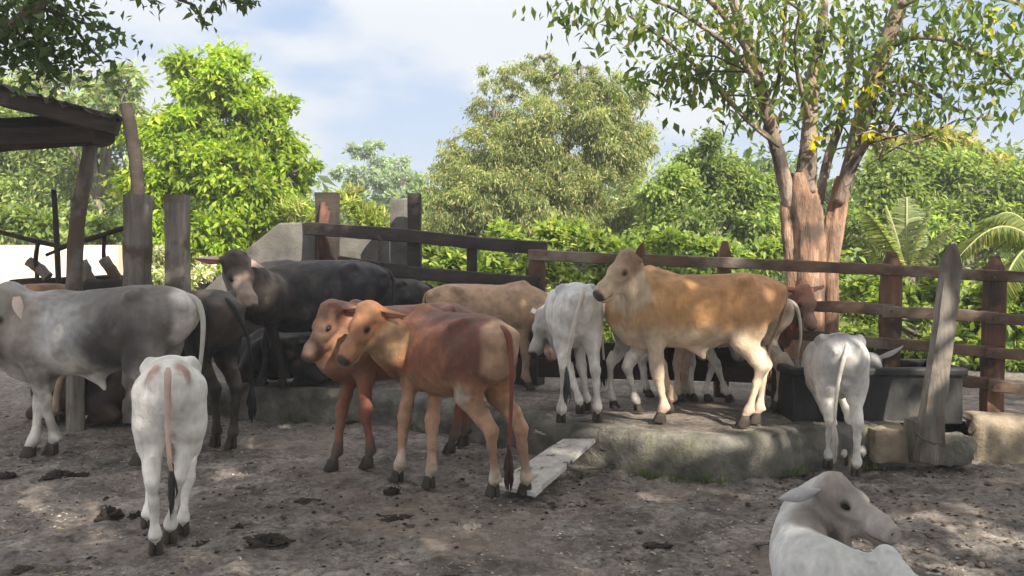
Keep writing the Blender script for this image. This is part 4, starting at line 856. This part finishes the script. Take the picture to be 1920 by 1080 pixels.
def tree(name, label, cat, base, blobs, leaves, size, palette, seed, trunk_r=.15, bark=BARKG, shell=.55, sub=26, clump_r=.32, drop=.5, aspect=.42, group=None, mat=None, limbs=True, depth=1.0, trunk=True, fork=None):
    """blobs: (world centre, rx, ry, rz); leaves hang in many small clumps through each blob, twigs reach for them"""
    rs = np.random.default_rng(seed); root = empty(name, base, label=label, cat=cat, group=group); B = Vector(base)
    cen = []; wts = []
    for (c, rx, ry, rz) in blobs:
        n = max(3, int(sub * (rx * rz) ** .8 * 1.0))
        q = rs.normal(size=(n, 3)); q /= np.linalg.norm(q, axis=1)[:, None]; rad = (shell + (1 - shell) * rs.random(n)) ** 1.0 * rs.uniform(.75, 1.12, n)
        pc = np.array(c)[None] + q * rad[:, None] * np.array((rx, ry, rz))[None]
        cen.append(np.concatenate([pc, q], 1)); wts.append(np.full(n, min(rx, rz) * clump_r))
    cen = np.concatenate(cen); wts = np.concatenate(wts); k = len(cen)
    wts = wts * rs.uniform(.6, 1.3, k); pr_ = wts ** 2; pr_ /= pr_.sum()
    pick = rs.choice(k, leaves, p=pr_)
    off = rs.normal(size=(leaves, 3)); off /= np.linalg.norm(off, axis=1)[:, None]; off *= (rs.random(leaves) ** .5)[:, None] * wts[pick][:, None] * np.where(rs.random(leaves) < .16, 2.1, 1.0)[:, None]; off[:, 2] *= .7
    pos = cen[pick, :3] + off - np.array(B)[None]
    tint = rs.uniform(.72, 1.2, k)[pick]
    cols = leafcols(leaves, palette, rs, tint)
    leaf_mesh('crown', pos, size, cols, mat or LEAF, root, drop, seed, aspect, outv=cen[pick, 3:] * .5 + off / (np.abs(off).max() + 1e-6) * .7)
    if trunk:
        m = MB(); zc = min(c.z - rz * .3 for c, rx, ry, rz in blobs); ctr = sum((Vector(c) for c, *_ in blobs), Vector()) / len(blobs)
        ft = Vector(fork) if fork else Vector((B.x * .6 + ctr.x * .4, B.y * .6 + ctr.y * .4, max(B.z + .8, B.z * .3 + zc * .7)))
        m.tube([Vector((0, 0, -.2)), (ft - B) * .5 + Vector((.05, 0, 0)), ft - B], [trunk_r * 1.25, trunk_r, trunk_r * .85], 10, jit=.08)
        if limbs:
            for (c, rx, ry, rz) in blobs:
                c = Vector(c); md = ft.lerp(c, .5) + Vector((rs.normal(0, .1), 0, -.1)); m.tube([ft - B, md - B, ft.lerp(c, .8) - B], [trunk_r * .6, trunk_r * .38, trunk_r * .18], 7, jit=.06)
            bc = np.array([tuple(c) for c, *_ in blobs])
            for i in rs.choice(k, min(k, 90), replace=False):
                p = Vector(cen[i, :3]); j = int(np.argmin(((bc - np.array(p)[None]) ** 2).sum(1))); c = Vector(bc[j]); md = c.lerp(p, .5) + Vector(rs.normal(0, .05, 3))
                m.tube([c - B, md - B, p - B], [trunk_r * .14, trunk_r * .09, trunk_r * .03], 4)
        m.build('trunk', bark, root, smooth=True)
    return root
def blob(px, py, rpx, rpy, d, dz=.8): k = d / F; return (P(px, py, d), rpx * k, min(rpx, rpy) * k * dz, rpy * k)

LIME = [((.25, .34, .03), 5), ((.18, .28, .03), 4), ((.35, .41, .07), 2), ((.11, .19, .025), 2)]
OLIVE = [((.17, .22, .08), 4), ((.25, .28, .11), 4), ((.11, .16, .06), 3), ((.36, .33, .17), 1.6)]
GREEN = [((.155, .22, .06), 4), ((.21, .28, .075), 3), ((.085, .14, .045), 3), ((.31, .35, .13), 1.4)]
DEEP = [((.07, .13, .035), 4), ((.12, .19, .05), 3), ((.04, .085, .025), 2)]
PALE = [((.17, .26, .12), 3), ((.24, .32, .15), 3), ((.12, .2, .1), 2)]
YEL = [((.28, .34, .06), 3), ((.18, .26, .05), 3), ((.34, .37, .13), 1), ((.08, .12, .035), 1.5)]
# far row of trees closes the view
FGRP = 'trees beyond the fence'
tree('broad_tree', 'pale green trees far behind the shed roof at the left edge', 'tree', (-12.2, 23, 0), [blob(60, 250, 130, 110, 23), blob(180, 300, 110, 120, 22), blob(60, 380, 150, 90, 22), blob(190, 430, 120, 80, 21), blob(-100, 320, 150, 170, 23)], 52000, .16, GREEN + [((.34, .40, .16), 3)], 11, .25, group=FGRP)
tree('slender_tree', 'thin pale tree with feathery top between the shed roof and the lime tree', 'tree', (-9.6, 21, 0), [blob(170, 190, 90, 55, 21), blob(235, 170, 60, 50, 20), blob(110, 165, 70, 40, 21), blob(215, 250, 60, 60, 20)], 7000, .18, OLIVE + PALE, 12, .13, group=FGRP)
tree('lime_tree', 'bright lime green broad-leaved tree behind the two thick posts', 'tree', P(390, 700, 14) - Vector((0, 0, .2)), [blob(380, 160, 100, 78, 14), blob(450, 215, 70, 80, 13.8), blob(330, 260, 85, 90, 13.8), blob(500, 250, 75, 90, 14.2), blob(540, 330, 62, 75, 14), blob(420, 330, 110, 90, 13.6), blob(310, 380, 80, 80, 13.6), blob(480, 400, 100, 75, 13.8), blob(400, 450, 90, 60, 13.4), blob(330, 460, 70, 50, 13.2), blob(560, 420, 60, 60, 14)],
     82000, .125, LIME, 13, .16, shell=.3, sub=44, clump_r=.27, drop=.75, aspect=.42, group=FGRP)
tree('acacia_tree', 'distant flat-topped tree with leaves coloured pale for haze between the lime tree and the centre tree', 'tree', (-5.6, 36, 0), [blob(690, 285, 45, 20, 36), blob(730, 315, 60, 22, 36), blob(670, 325, 50, 22, 35), blob(755, 340, 45, 28, 35), blob(700, 350, 60, 20, 35)], 8500, .20, [((.22, .30, .22), 3), ((.32, .38, .30), 2)], 14, .2, group=FGRP)  # haze of distance is put into these pale leaf colours
tree('feathery_tree', 'tall olive feathery tree with hanging vines in the centre background', 'tree', P(1040, 620, 18), [blob(1020, 110, 45, 28, 18), blob(900, 140, 28, 18, 18), blob(1090, 125, 40, 25, 18), blob(890, 190, 25, 16, 18), blob(1195, 170, 30, 25, 18), blob(850, 265, 35, 25, 17.6), blob(1030, 150, 85, 50, 18), blob(950, 150, 70, 45, 18), blob(925, 215, 60, 50, 18), blob(1130, 170, 85, 70, 18), blob(1165, 250, 65, 70, 18), blob(1030, 250, 130, 90, 17.6), blob(930, 300, 100, 80, 17.4), blob(840, 400, 80, 90, 17.2), blob(1140, 290, 95, 90, 17.8), blob(1040, 380, 150, 90, 17.2), blob(900, 380, 85, 80, 17), blob(860, 310, 60, 60, 17.6), blob(1180, 400, 90, 80, 17.4)],
     120000, .10, OLIVE + [((.36, .34, .16), 1)], 15, .3, shell=.2, sub=46, clump_r=.27, drop=1.2, aspect=.26, group=FGRP)
tree('leafy_tree', 'rounded mid green tree left of the big forked trunk', 'tree', P(1330, 620, 16), [blob(1310, 320, 80, 65, 16), blob(1260, 380, 80, 80, 15.8), blob(1390, 360, 80, 75, 15.8), blob(1330, 430, 110, 70, 15.4), blob(1440, 420, 60, 80, 15.6), blob(1230, 450, 80, 60, 15.6), blob(1430, 330, 50, 40, 16)], 62000, .12, GREEN + [((.24, .3, .1), 1)], 16, .2, group=FGRP, drop=.8, shell=.35)
tree('leafy_tree', 'rounded green tree right of the big forked trunk', 'tree', P(1700, 640, 15), [blob(1680, 350, 90, 80, 15), blob(1780, 330, 80, 75, 15.4), blob(1860, 360, 80, 90, 15), blob(1640, 430, 70, 80, 14.6), blob(1750, 430, 110, 80, 14.6), blob(1900, 450, 90, 80, 14.6), blob(1990, 350, 90, 90, 15), blob(1560, 440, 60, 70, 15)], 70000, .12, GREEN + [((.26, .34, .1), 2)], 17, .2, group=FGRP, drop=.6, shell=.35)
tree('yellowing_tree', 'yellow green leaning tree top showing right of the forked trunk', 'tree', P(1820, 640, 17), [blob(1740, 270, 80, 45, 17), blob(1830, 290, 70, 40, 17), blob(1660, 290, 50, 40, 17)], 9000, .17, [((.3, .3, .09), 3), ((.36, .3, .1), 2), ((.18, .22, .06), 2)], 18, .16, group=FGRP, drop=1.0)
tree('far_tree', 'deep green tree line closing the gap behind the centre tree', 'tree', (0, 27, 0), [blob(860, 420, 150, 110, 26), blob(640, 430, 110, 50, 28), blob(1100, 430, 190, 110, 25), blob(1500, 400, 210, 120, 25), blob(1850, 400, 190, 120, 25), blob(420, 420, 180, 90, 26)], 34000, .28, DEEP + [((.16, .22, .06), 3)], 19, .3, group=FGRP, shell=.1)
# undergrowth in front of them
def bush(label, bl, n, size, pal, seed, cat='bush', drop=.3, name='bush', aspect=.5):
    c = bl[0][0]; return tree(name, label, cat, Vector((c.x, c.y, 0)), bl, n, size, pal, seed, .04, shell=.1, sub=40, clump_r=.38, drop=drop, group='bushes behind the fence', aspect=aspect)
bush('bright yellow green bush behind the dark fence, left of the tan cow', [blob(1060, 450, 60, 40, 12), blob(960, 440, 50, 30, 12), blob(1010, 500, 110, 50, 11.6), blob(870, 510, 90, 50, 11.6), blob(820, 480, 50, 40, 12), blob(1130, 500, 80, 50, 11.8)], 15000, .12, YEL + GREEN[:2], 31)
bush('green bush behind the tan cow under the top rail', [blob(1290, 470, 90, 45, 12), blob(1400, 490, 80, 50, 12), blob(1250, 530, 110, 50, 11.6), blob(1380, 570, 120, 60, 11.4), blob(1200, 600, 120, 50, 11.4)], 15000, .12, GREEN + YEL[:2], 32)
bush('green bush seen between the rails at the right', [blob(1600, 560, 80, 60, 10.4), blob(1710, 560, 90, 55, 10.4), blob(1820, 570, 90, 60, 10.2), blob(1920, 580, 90, 70, 10), blob(1620, 640, 90, 60, 10), blob(1760, 650, 100, 60, 10), blob(1900, 680, 100, 60, 9.8), blob(1850, 740, 120, 40, 9.6), blob(1560, 500, 60, 50, 11)], 22000, .12, GREEN + YEL[:2], 33)
bush('pale flowering bush between the thick posts at the left', [blob(300, 500, 50, 30, 11.5), blob(385, 505, 40, 25, 11.4), blob(345, 520, 70, 30, 11.2)], 5000, .08, [((.5, .5, .42), 3), ((.2, .28, .08), 3), ((.65, .63, .55), 2)], 34)
bush('yellow green bush and dry grass behind the concrete pillar', [blob(680, 400, 50, 35, 13), blob(650, 380, 25, 30, 13), blob(720, 420, 60, 30, 13), blob(570, 420, 50, 50, 13.4)], 6000, .14, YEL + [((.4, .38, .2), 2)], 35, aspect=.2, drop=-.3)
bush('low green shrubs at the foot of the cream wall', [blob(60, 415, 120, 30, 15.5), blob(200, 430, 70, 30, 15.2)], 7000, .14, GREEN, 36)
# wood seen as one mass, far off
rs = np.random.default_rng(77); n = 26000; xx = rs.uniform(-26, 26, n); yy = rs.uniform(30, 38, n); zz_ = rs.random(n) * (3.0 + 2.2 * fbm(np.stack([xx * .25, yy * .2, 0 * xx], -1), 3)) 
o = leaf_mesh('woodland', np.stack([xx, yy, zz_], -1), .5, leafcols(n, DEEP + GREEN, rs), LEAF, seed=78); tag(o, 'far off mass of woodland behind the trees', 'woodland', kind='stuff')
n = 30000; xx = rs.uniform(-14, 14, n); yy = rs.uniform(11.2, 20, n); zz_ = rs.random(n) ** 1.6 * 1.0
keep = ~((xx < -3.4) & (yy < 14)); o = leaf_mesh('ground_cover', np.stack([xx, yy, zz_], -1)[keep], .16, leafcols(int(keep.sum()), GREEN + YEL[:1], rs), LEAF, seed=79, drop=-.2, aspect=.3); tag(o, 'rank green weeds covering the ground beyond the fence', 'weeds', kind='stuff')
# palms
def frond(m_pts, cols, base, tip, sag, n, ln, rs, pal):
    base, tip = np.array(base), np.array(tip); out = []
    for i in range(n):
        t = (i + .5) / n; p = base * (1 - t) + tip * t; p = p + np.array((0, 0, sag * math.sin(t * math.pi)))
        out.append(p)
    return np.array(out)
def palm(label, base, tips, seed, pal, ln=.55, name='palm', sag=.5):
    rs = np.random.default_rng(seed); root = empty(name, base, label=label, cat='palm'); B = Vector(base); crown = None
    for tp, st in tips:
        st = Vector(st); tp = Vector(tp); n = 90; q = frond(None, None, st, tp, sag, n, ln, rs, pal); ax_ = (tp - st).normalized()
        sidev = ax_.cross(Vector((0, 0, 1))).normalized(); V = []; Fs = []; C = []
        for i, p in enumerate(q):
            t = i / n; l = ln * math.sin(math.pi * min(1, .12 + t * .88)) ** .6
            for sg in (-1, 1):
                d = np.array(sidev) * sg * .75 + np.array(ax_) * .6 + np.array((0, 0, -.45 + rs.normal(0, .12))); d /= np.linalg.norm(d)
                w_ = .011; a = np.array(ax_) * w_; k = len(V)
                V += [p - a, p + a, p + d * l * .6 + a * .8 + np.array((0, 0, -.0)), p + d * l + np.array((0, 0, -.12 * l)), p + d * l * .6 - a * .8]; Fs.append((k, k + 1, k + 2, k + 3, k + 4)); C += [np.array(pal[rs.integers(len(pal))]) * rs.uniform(.8, 1.2)] * 5
        V = [v - np.array(B) for v in V]; fr = mesh('frond', V, Fs, LEAF, root, smooth=False, col=np.array(C), cname='leaf')
        m = MB(); m.tube([Vector(v) - B for v in q[::6]] + [tp - B], .014, 5); m.build('midrib', leafstem, fr, smooth=True)
    m = MB(); m.tube([Vector((0, 0, -.1)), Vector(tips[0][1]) - B], [.13, .10], 9, jit=.06); m.build('trunk', BARKG, root, smooth=True)
leafstem = plain('stem', (.25, .28, .10), .7)
c1 = P(1700, 520, 11.5)
palm('palm with pale upright fronds behind the reddish post', Vector((c1.x, c1.y, 0)), [(P(1625, 400, 11.2), c1), (P(1660, 385, 11.6), c1), (P(1700, 370, 11.8), c1), (P(1745, 385, 11.4), c1), (P(1790, 420, 11.2), c1), (P(1600, 440, 11.4), c1)], 41, [(.24, .28, .13), (.15, .22, .08), (.34, .34, .2)], .28, sag=.08)
c2 = P(1960, 470, 10.2)
palm('coconut palm whose fronds arch in from the right edge', Vector((c2.x, c2.y, 0)), [(P(1785, 500, 9.9), c2), (P(1830, 445, 10.4), c2), (P(1850, 620, 9.5), c2)], 42, [(.14, .20, .06), (.19, .25, .08), (.28, .27, .10)], .34, sag=.35)


# the big forked tree behind the fence
BT = P(1530, 640, 8.9); bt = empty('forked_tree', Vector((BT.x, BT.y, 0)), label='big tree with orange-brown forked trunk and sparse drooping leaves behind the fence', cat='tree'); BB = bt.location
m = MB()
def limb(pts, rads, n=16, j=.05):
    q = cat_spline([tuple(P(*p)) + (r,) for p, r in zip(pts, [r / F * 8.9 for r in rads])], 6); m.tube([Vector(v[:3]) - BB for v in q], [v[3] for v in q], n, jit=j)
    return q
def fluted(pts, rads, amp, n=28):
    q = cat_spline([tuple(P(*p)) + (r / F * 8.9,) for p, r in zip(pts, rads)], 8); V = []; K = len(q)
    for i, v in enumerate(q):
        for k in range(n):
            th = 2 * math.pi * k / n; f = 1 + amp * math.sin(th * 4 + i * .05) + amp * .8 * math.sin(th * 7 + 1.3 + i * .08) + (fbm(np.array([[math.cos(th) * 3, math.sin(th) * 3, i * .35]]), 3)[0] - .45) * .45
            V.append(Vector(v[:3]) - BB + Vector((math.cos(th), math.sin(th), 0)) * v[3] * f)
    m.add(V, [(i * n + k, i * n + (k + 1) % n, (i + 1) * n + (k + 1) % n, (i + 1) * n + k) for i in range(K - 1) for k in range(n)] + [tuple((K - 1) * n + k for k in range(n))])
fluted([(1512, 790, 8.9), (1510, 640, 8.9), (1508, 520, 8.9), (1505, 430, 8.9), (1498, 370, 8.9), (1495, 325, 8.9)], [46, 37, 33, 35, 31, 20], .12)
fluted([(1550, 700, 8.95), (1552, 520, 8.95), (1562, 430, 8.95), (1574, 370, 9.0), (1582, 330, 9.0)], [20, 19, 18, 16, 13], .12)
m.build('trunk', BARK, bt, smooth=True); m = MB()
tips = []
def L_(pts, rads, **k): q = limb(pts, rads, **k); tips.append(q)
L_([(1496, 440, 8.9), (1480, 380, 8.87), (1462, 300, 8.8), (1446, 240, 8.8), (1428, 170, 8.75), (1405, 90, 8.7), (1380, 20, 8.6), (1350, -60, 8.5)], [16, 14, 13, 12, 11, 10, 8, 5])
L_([(1508, 360, 8.9), (1515, 290, 8.9), (1520, 220, 8.9), (1524, 140, 9.0), (1540, 60, 9.1), (1548, -40, 9.2)], [22, 17, 14, 12, 10, 7])
L_([(1560, 420, 9.0), (1588, 330, 9.0), (1612, 240, 9.0), (1636, 160, 8.95), (1662, 80, 8.9), (1690, 0, 8.85), (1710, -80, 8.8)], [16, 14, 16, 16, 15, 13, 9])
L_([(1535, 380, 9.1), (1552, 300, 9.2), (1575, 230, 9.2), (1590, 150, 9.3), (1600, 60, 9.4)], [9, 9, 8, 6, 4])
L_([(1570, 380, 8.9), (1600, 310, 8.8), (1625, 270, 8.7), (1660, 240, 8.5)], [11, 9, 6, 3])
L_([(1450, 262, 8.8), (1400, 225, 8.6), (1350, 165, 8.4), (1300, 120, 8.2), (1240, 70, 8.0), (1180, 30, 7.9)], [5, 4, 4, 3, 3, 2])
L_([(1460, 275, 8.7), (1410, 235, 8.4), (1360, 185, 8.2), (1330, 150, 8.0)], [3, 3, 2, 2])
L_([(1440, 220, 8.8), (1460, 150, 8.7), (1470, 60, 8.6), (1475, -20, 8.5)], [5, 4, 3, 3])
L_([(1425, 160, 8.7), (1380, 100, 8.5), (1330, 60, 8.3), (1270, 20, 8.2), (1200, -10, 8.1)], [6, 5, 4, 3, 2])
L_([(1662, 90, 8.9), (1720, 70, 8.7), (1790, 80, 8.5), (1850, 110, 8.4), (1900, 150, 8.3)], [7, 5, 4, 3, 2])
L_([(1640, 160, 8.9), (1700, 150, 8.7), (1760, 180, 8.6), (1800, 210, 8.5)], [5, 4, 3, 2])
L_([(1690, 10, 8.8), (1760, -20, 8.6), (1850, -10, 8.4), (1950, 20, 8.2)], [7, 5, 4, 3])
L_([(1616, 240, 9.0), (1660, 230, 8.8), (1700, 250, 8.7)], [4, 3, 2])
L_([(1405, 100, 8.7), (1340, 10, 8.3), (1260, -40, 8.0), (1160, -30, 7.8), (1060, 0, 7.7)], [6, 5, 4, 3, 2])
L_([(1520, 230, 8.9), (1500, 160, 8.6), (1490, 90, 8.4), (1500, 20, 8.2)], [5, 4, 3, 2])
for dk in range(26):                                            # twigs
    q = tips[rng.integers(len(tips))]; a = q[rng.integers(len(q) // 3, len(q))]; p = Vector(a[:3]); e = p + Vector((rng.normal(0, .5), rng.normal(-.1, .4), rng.uniform(-.3, .4)))
    m.tube([p - BB, p.lerp(e, .5) + Vector((0, 0, .06)) - BB, e - BB], [.012, .009, .004], 5); tips.append(np.array([tuple(p.lerp(e, t)) + (.01,) for t in np.linspace(.3, 1, 6)]))
m.build('limb', LIMB, bt, smooth=True)
rs = np.random.default_rng(90); pos = []
def spray(p, n, r): pos.append(p[None] + rs.normal(size=(n, 3)) * np.array((r, r, r * .7)))
for q in tips:
    for v in q[len(q) // 3:]:
        sc_ = CAMZ - (v[2] - CAMZ) * 0
        ypx = HOR - (v[2] - CAMZ) / v[1] * F
        if ypx < 235 and rs.random() < .62: spray(v[:3] + rs.normal(0, .10, 3), rs.integers(4, 13), .17)
for (px, py, d, n, r) in ((1250, 130, 8.1, 170, .17), (1300, 130, 8.0, 120, .16), (1220, 145, 8.2, 60, .12), (1340, 60, 8.2, 200, .25), (1230, 40, 8, 130, .22), (1130, 20, 7.9, 130, .2), (1060, 15, 7.8, 60, .14), (1160, 90, 7.9, 40, .16), (1450, 60, 8.6, 260, .3), (1540, 100, 9, 260, .32), (1600, 60, 9, 230, .32), (1500, 180, 8.9, 170, .25), (1560, 190, 9, 200, .25),
                      (1760, 60, 8.5, 300, .3), (1840, 40, 8.4, 320, .32), (1900, 90, 8.3, 260, .28), (1880, 180, 8.3, 90, .2), (1720, 210, 8.7, 160, .25), (1700, 150, 8.8, 180, .25), (1790, 150, 8.6, 180, .25), (1650, 20, 8.9, 250, .3), (1500, 20, 8.8, 240, .3), (1400, 20, 8.6, 240, .3), (1630, 130, 8.8, 130, .25), (1560, 240, 8.9, 60, .15), (1850, 130, 8.2, 120, .22), (1665, 215, 8.8, 120, .2)):
    spray(np.array(P(px, py, d)), int(n * .55), r * 1.15)
yl = np.concatenate([np.array(P(*p))[None] + rs.normal(0, .035, (9, 3)) for p in ((1640, 155, 8.6), (1634, 245, 8.6), (1858, 28, 8.2), (1590, 185, 8.8), (1530, 262, 8.8))])
pos = np.concatenate(pos + [yl]) - np.array(BB); n = len(pos)
lc = leafcols(n, [((.06, .10, .03), 4), ((.10, .15, .04), 3), ((.17, .19, .05), 1.6), ((.30, .28, .05), .25)], rs); lc[-len(yl):] = (.75, .68, .02)
leaf_mesh('crown', pos, .12, lc, LEAF, bt, drop=1.2, seed=91, aspect=.42)

# ------------------------------------------------------------ the shade tree that stands over the yard (its branches dip into the top left of the photo)
def sun_uv(p):                                                   # where the shadow of a point falls on the plane z = 0.6
    t = (p[:, 2] - .6) / sd.z; return p[:, 0] - sd.x * t, p[:, 1] - sd.y * t
rs = np.random.default_rng(101)
n = 36000
ux = rs.uniform(-5.2, 5.2, n); uy = rs.uniform(1.8, 11.2, n); hz = rs.uniform(4.4, 7.6, n)
t = (hz - .6) / sd.z; cx_ = ux + sd.x * t; cy_ = uy + sd.y * t
pos = np.stack([cx_, cy_, hz], -1)
# gaps in the canopy: (x, y, radius, keep) of the sun patches on the yard
gaps = [(1.35, 6.4, .50, .0), (1.9, 6.45, .40, .1), (1.0, 6.2, .32, .1), (2.9, 6.6, .5, .15), (3.6, 6.4, .45, .1), (-.3, 6.35, .25, .3), (-3.0, 8.0, .3, .2), (2.2, 6.9, .3, .1)]
q_ = P(800, 592, 5.95); q_ = q_ + Vector(sd) * ((.6 - q_.z) / sd.z); gaps.append((q_.x, q_.y, .15, .0))
for (px_, py_, rr_) in ((545, 817, .32), (430, 882, .2), (470, 1040, .22), (225, 985, .2), (390, 1035, .16), (130, 960, .22), (800, 1010, .18), (1850, 985, .26), (1700, 950, .12), (1330, 812, .26), (1430, 808, .2), (60, 925, .2), (1230, 820, .15), (1800, 1060, .15), (1060, 838, .12)):
    q_ = G(px_, py_, ZP if py_ in (812, 808, 820) else 0.); q_ = q_ + Vector(sd) * ((.6 - q_.z) / sd.z); gaps.append((q_.x, q_.y, rr_, .0))
keep = np.ones(n, bool)
for gx, gy, gr, kp in gaps:
    inn = (ux - gx) ** 2 + ((uy - gy) * .8) ** 2 < gr ** 2; keep &= ~(inn & (rs.random(n) > kp))
lim = np.where(ux < .5, 11.2, 9.3) + .5 * np.sin(ux * 2) ; keep &= (uy < lim)
# keep it out of what the photo shows as open sky
ypx = HOR - (pos[:, 2] - CAMZ) / np.maximum(pos[:, 1], .01) * F; keep &= ~((pos[:, 1] > 0) & (ypx > -160))
cl = fbm(pos * 1.4, 3); keep &= (cl > np.where(ux < .5, .30, .34)); keep &= ~((ux > .5) & (rs.random(n) < .28))
pos = pos[keep]
st_base = Vector((4.6, -3.6, 0)); sh = empty('shade_tree', st_base, label='broad shade tree whose leafy branches hang into the top left of the picture', cat='tree')
lf = [pos]
def sprayp(px, py, d, n, r, rz=None): lf.append(np.array(P(px, py, d))[None] + rs.normal(size=(n, 3)) * np.array((r, r, rz or r * .75)))
for a in ((60, 50, 4.6, 230, .12), (20, 20, 4.5, 240, .13), (100, 85, 4.7, 170, .10), (40, 110, 4.6, 160, .09), (150, 60, 4.8, 90, .12), (190, 90, 4.9, 50, .09), (170, 120, 4.9, 36, .07), (130, 10, 4.7, 70, .12), (90, 130, 4.7, 60, .06), (215, 65, 4.9, 16, .05), (280, 0, 4.8, 22, .035), (375, 25, 4.9, 12, .03), (385, 45, 4.9, 7, .02), (465, 8, 4.9, 34, .035), (410, -2, 4.9, 26, .05), (350, -5, 4.9, 20, .05), (-40, 60, 4.6, 260, .15), (60, -60, 4.6, 200, .15), (300, -60, 4.8, 60, .09), (440, -50, 4.9, 50, .08)): sprayp(*a)
nl = len(pos); pos = np.concatenate(lf) - np.array(st_base); nn = len(pos)
size = np.full(nn, .27); size[nl:] = .062
cc = leafcols(nn, [((.05, .085, .04), 4), ((.085, .12, .055), 3)], rs)
leaf_mesh('crown', pos, size, cc, LEAF, sh, drop=.5, seed=103, aspect=.5)
m = MB(); ft = Vector((3.6, -2.4, 3.6)) - st_base
m.tube([Vector((0, 0, -.2)), Vector((-.3, .3, 1.8)), ft], [.34, .28, .24], 14, jit=.05)
for e in ((1, 0, 5.6), (-1.5, -1, 6.0), (3.5, 1.5, 5.6), (6, -2, 6.0), (2, -4, 6.5), (-3, 1, 5.2), (6.5, 1.5, 5.4)):
    e = Vector(e) - st_base; md = ft.lerp(e, .5) + Vector((0, 0, .4)); m.tube([ft, md, e], [.14, .09, .03], 8)
le = Vector((-3, 1, 5.2)) - st_base
m.tube([le, P(-200, -260, 4.4) - st_base, P(-40, -20, 4.5) - st_base], [.05, .045, .035], 7)
m.tube([P(-60, 90, 4.5) - st_base, P(10, 60, 4.5) - st_base, P(70, 12, 4.55) - st_base, P(120, -60, 4.6) - st_base, le], [.03, .03, .035, .035, .04], 8)
for pts_ in (((70, 12, 4.55), (150, 40, 4.8), (215, 62, 4.9)), ((110, 10, 4.6), (160, 80, 4.8), (195, 120, 4.9)), ((20, 50, 4.5), (70, 90, 4.6), (150, 125, 4.8)), ((120, -60, 4.6), (260, -20, 4.8), (285, 8, 4.8)), ((260, -30, 4.8), (365, 10, 4.9), (388, 52, 4.9)), ((365, -30, 4.9), (430, -5, 4.9), (478, 14, 4.9))):
    m.tube([P(*q) - st_base for q in pts_], [.012, .008, .003], 5)
m.build('trunk', BARKG, sh, smooth=True)
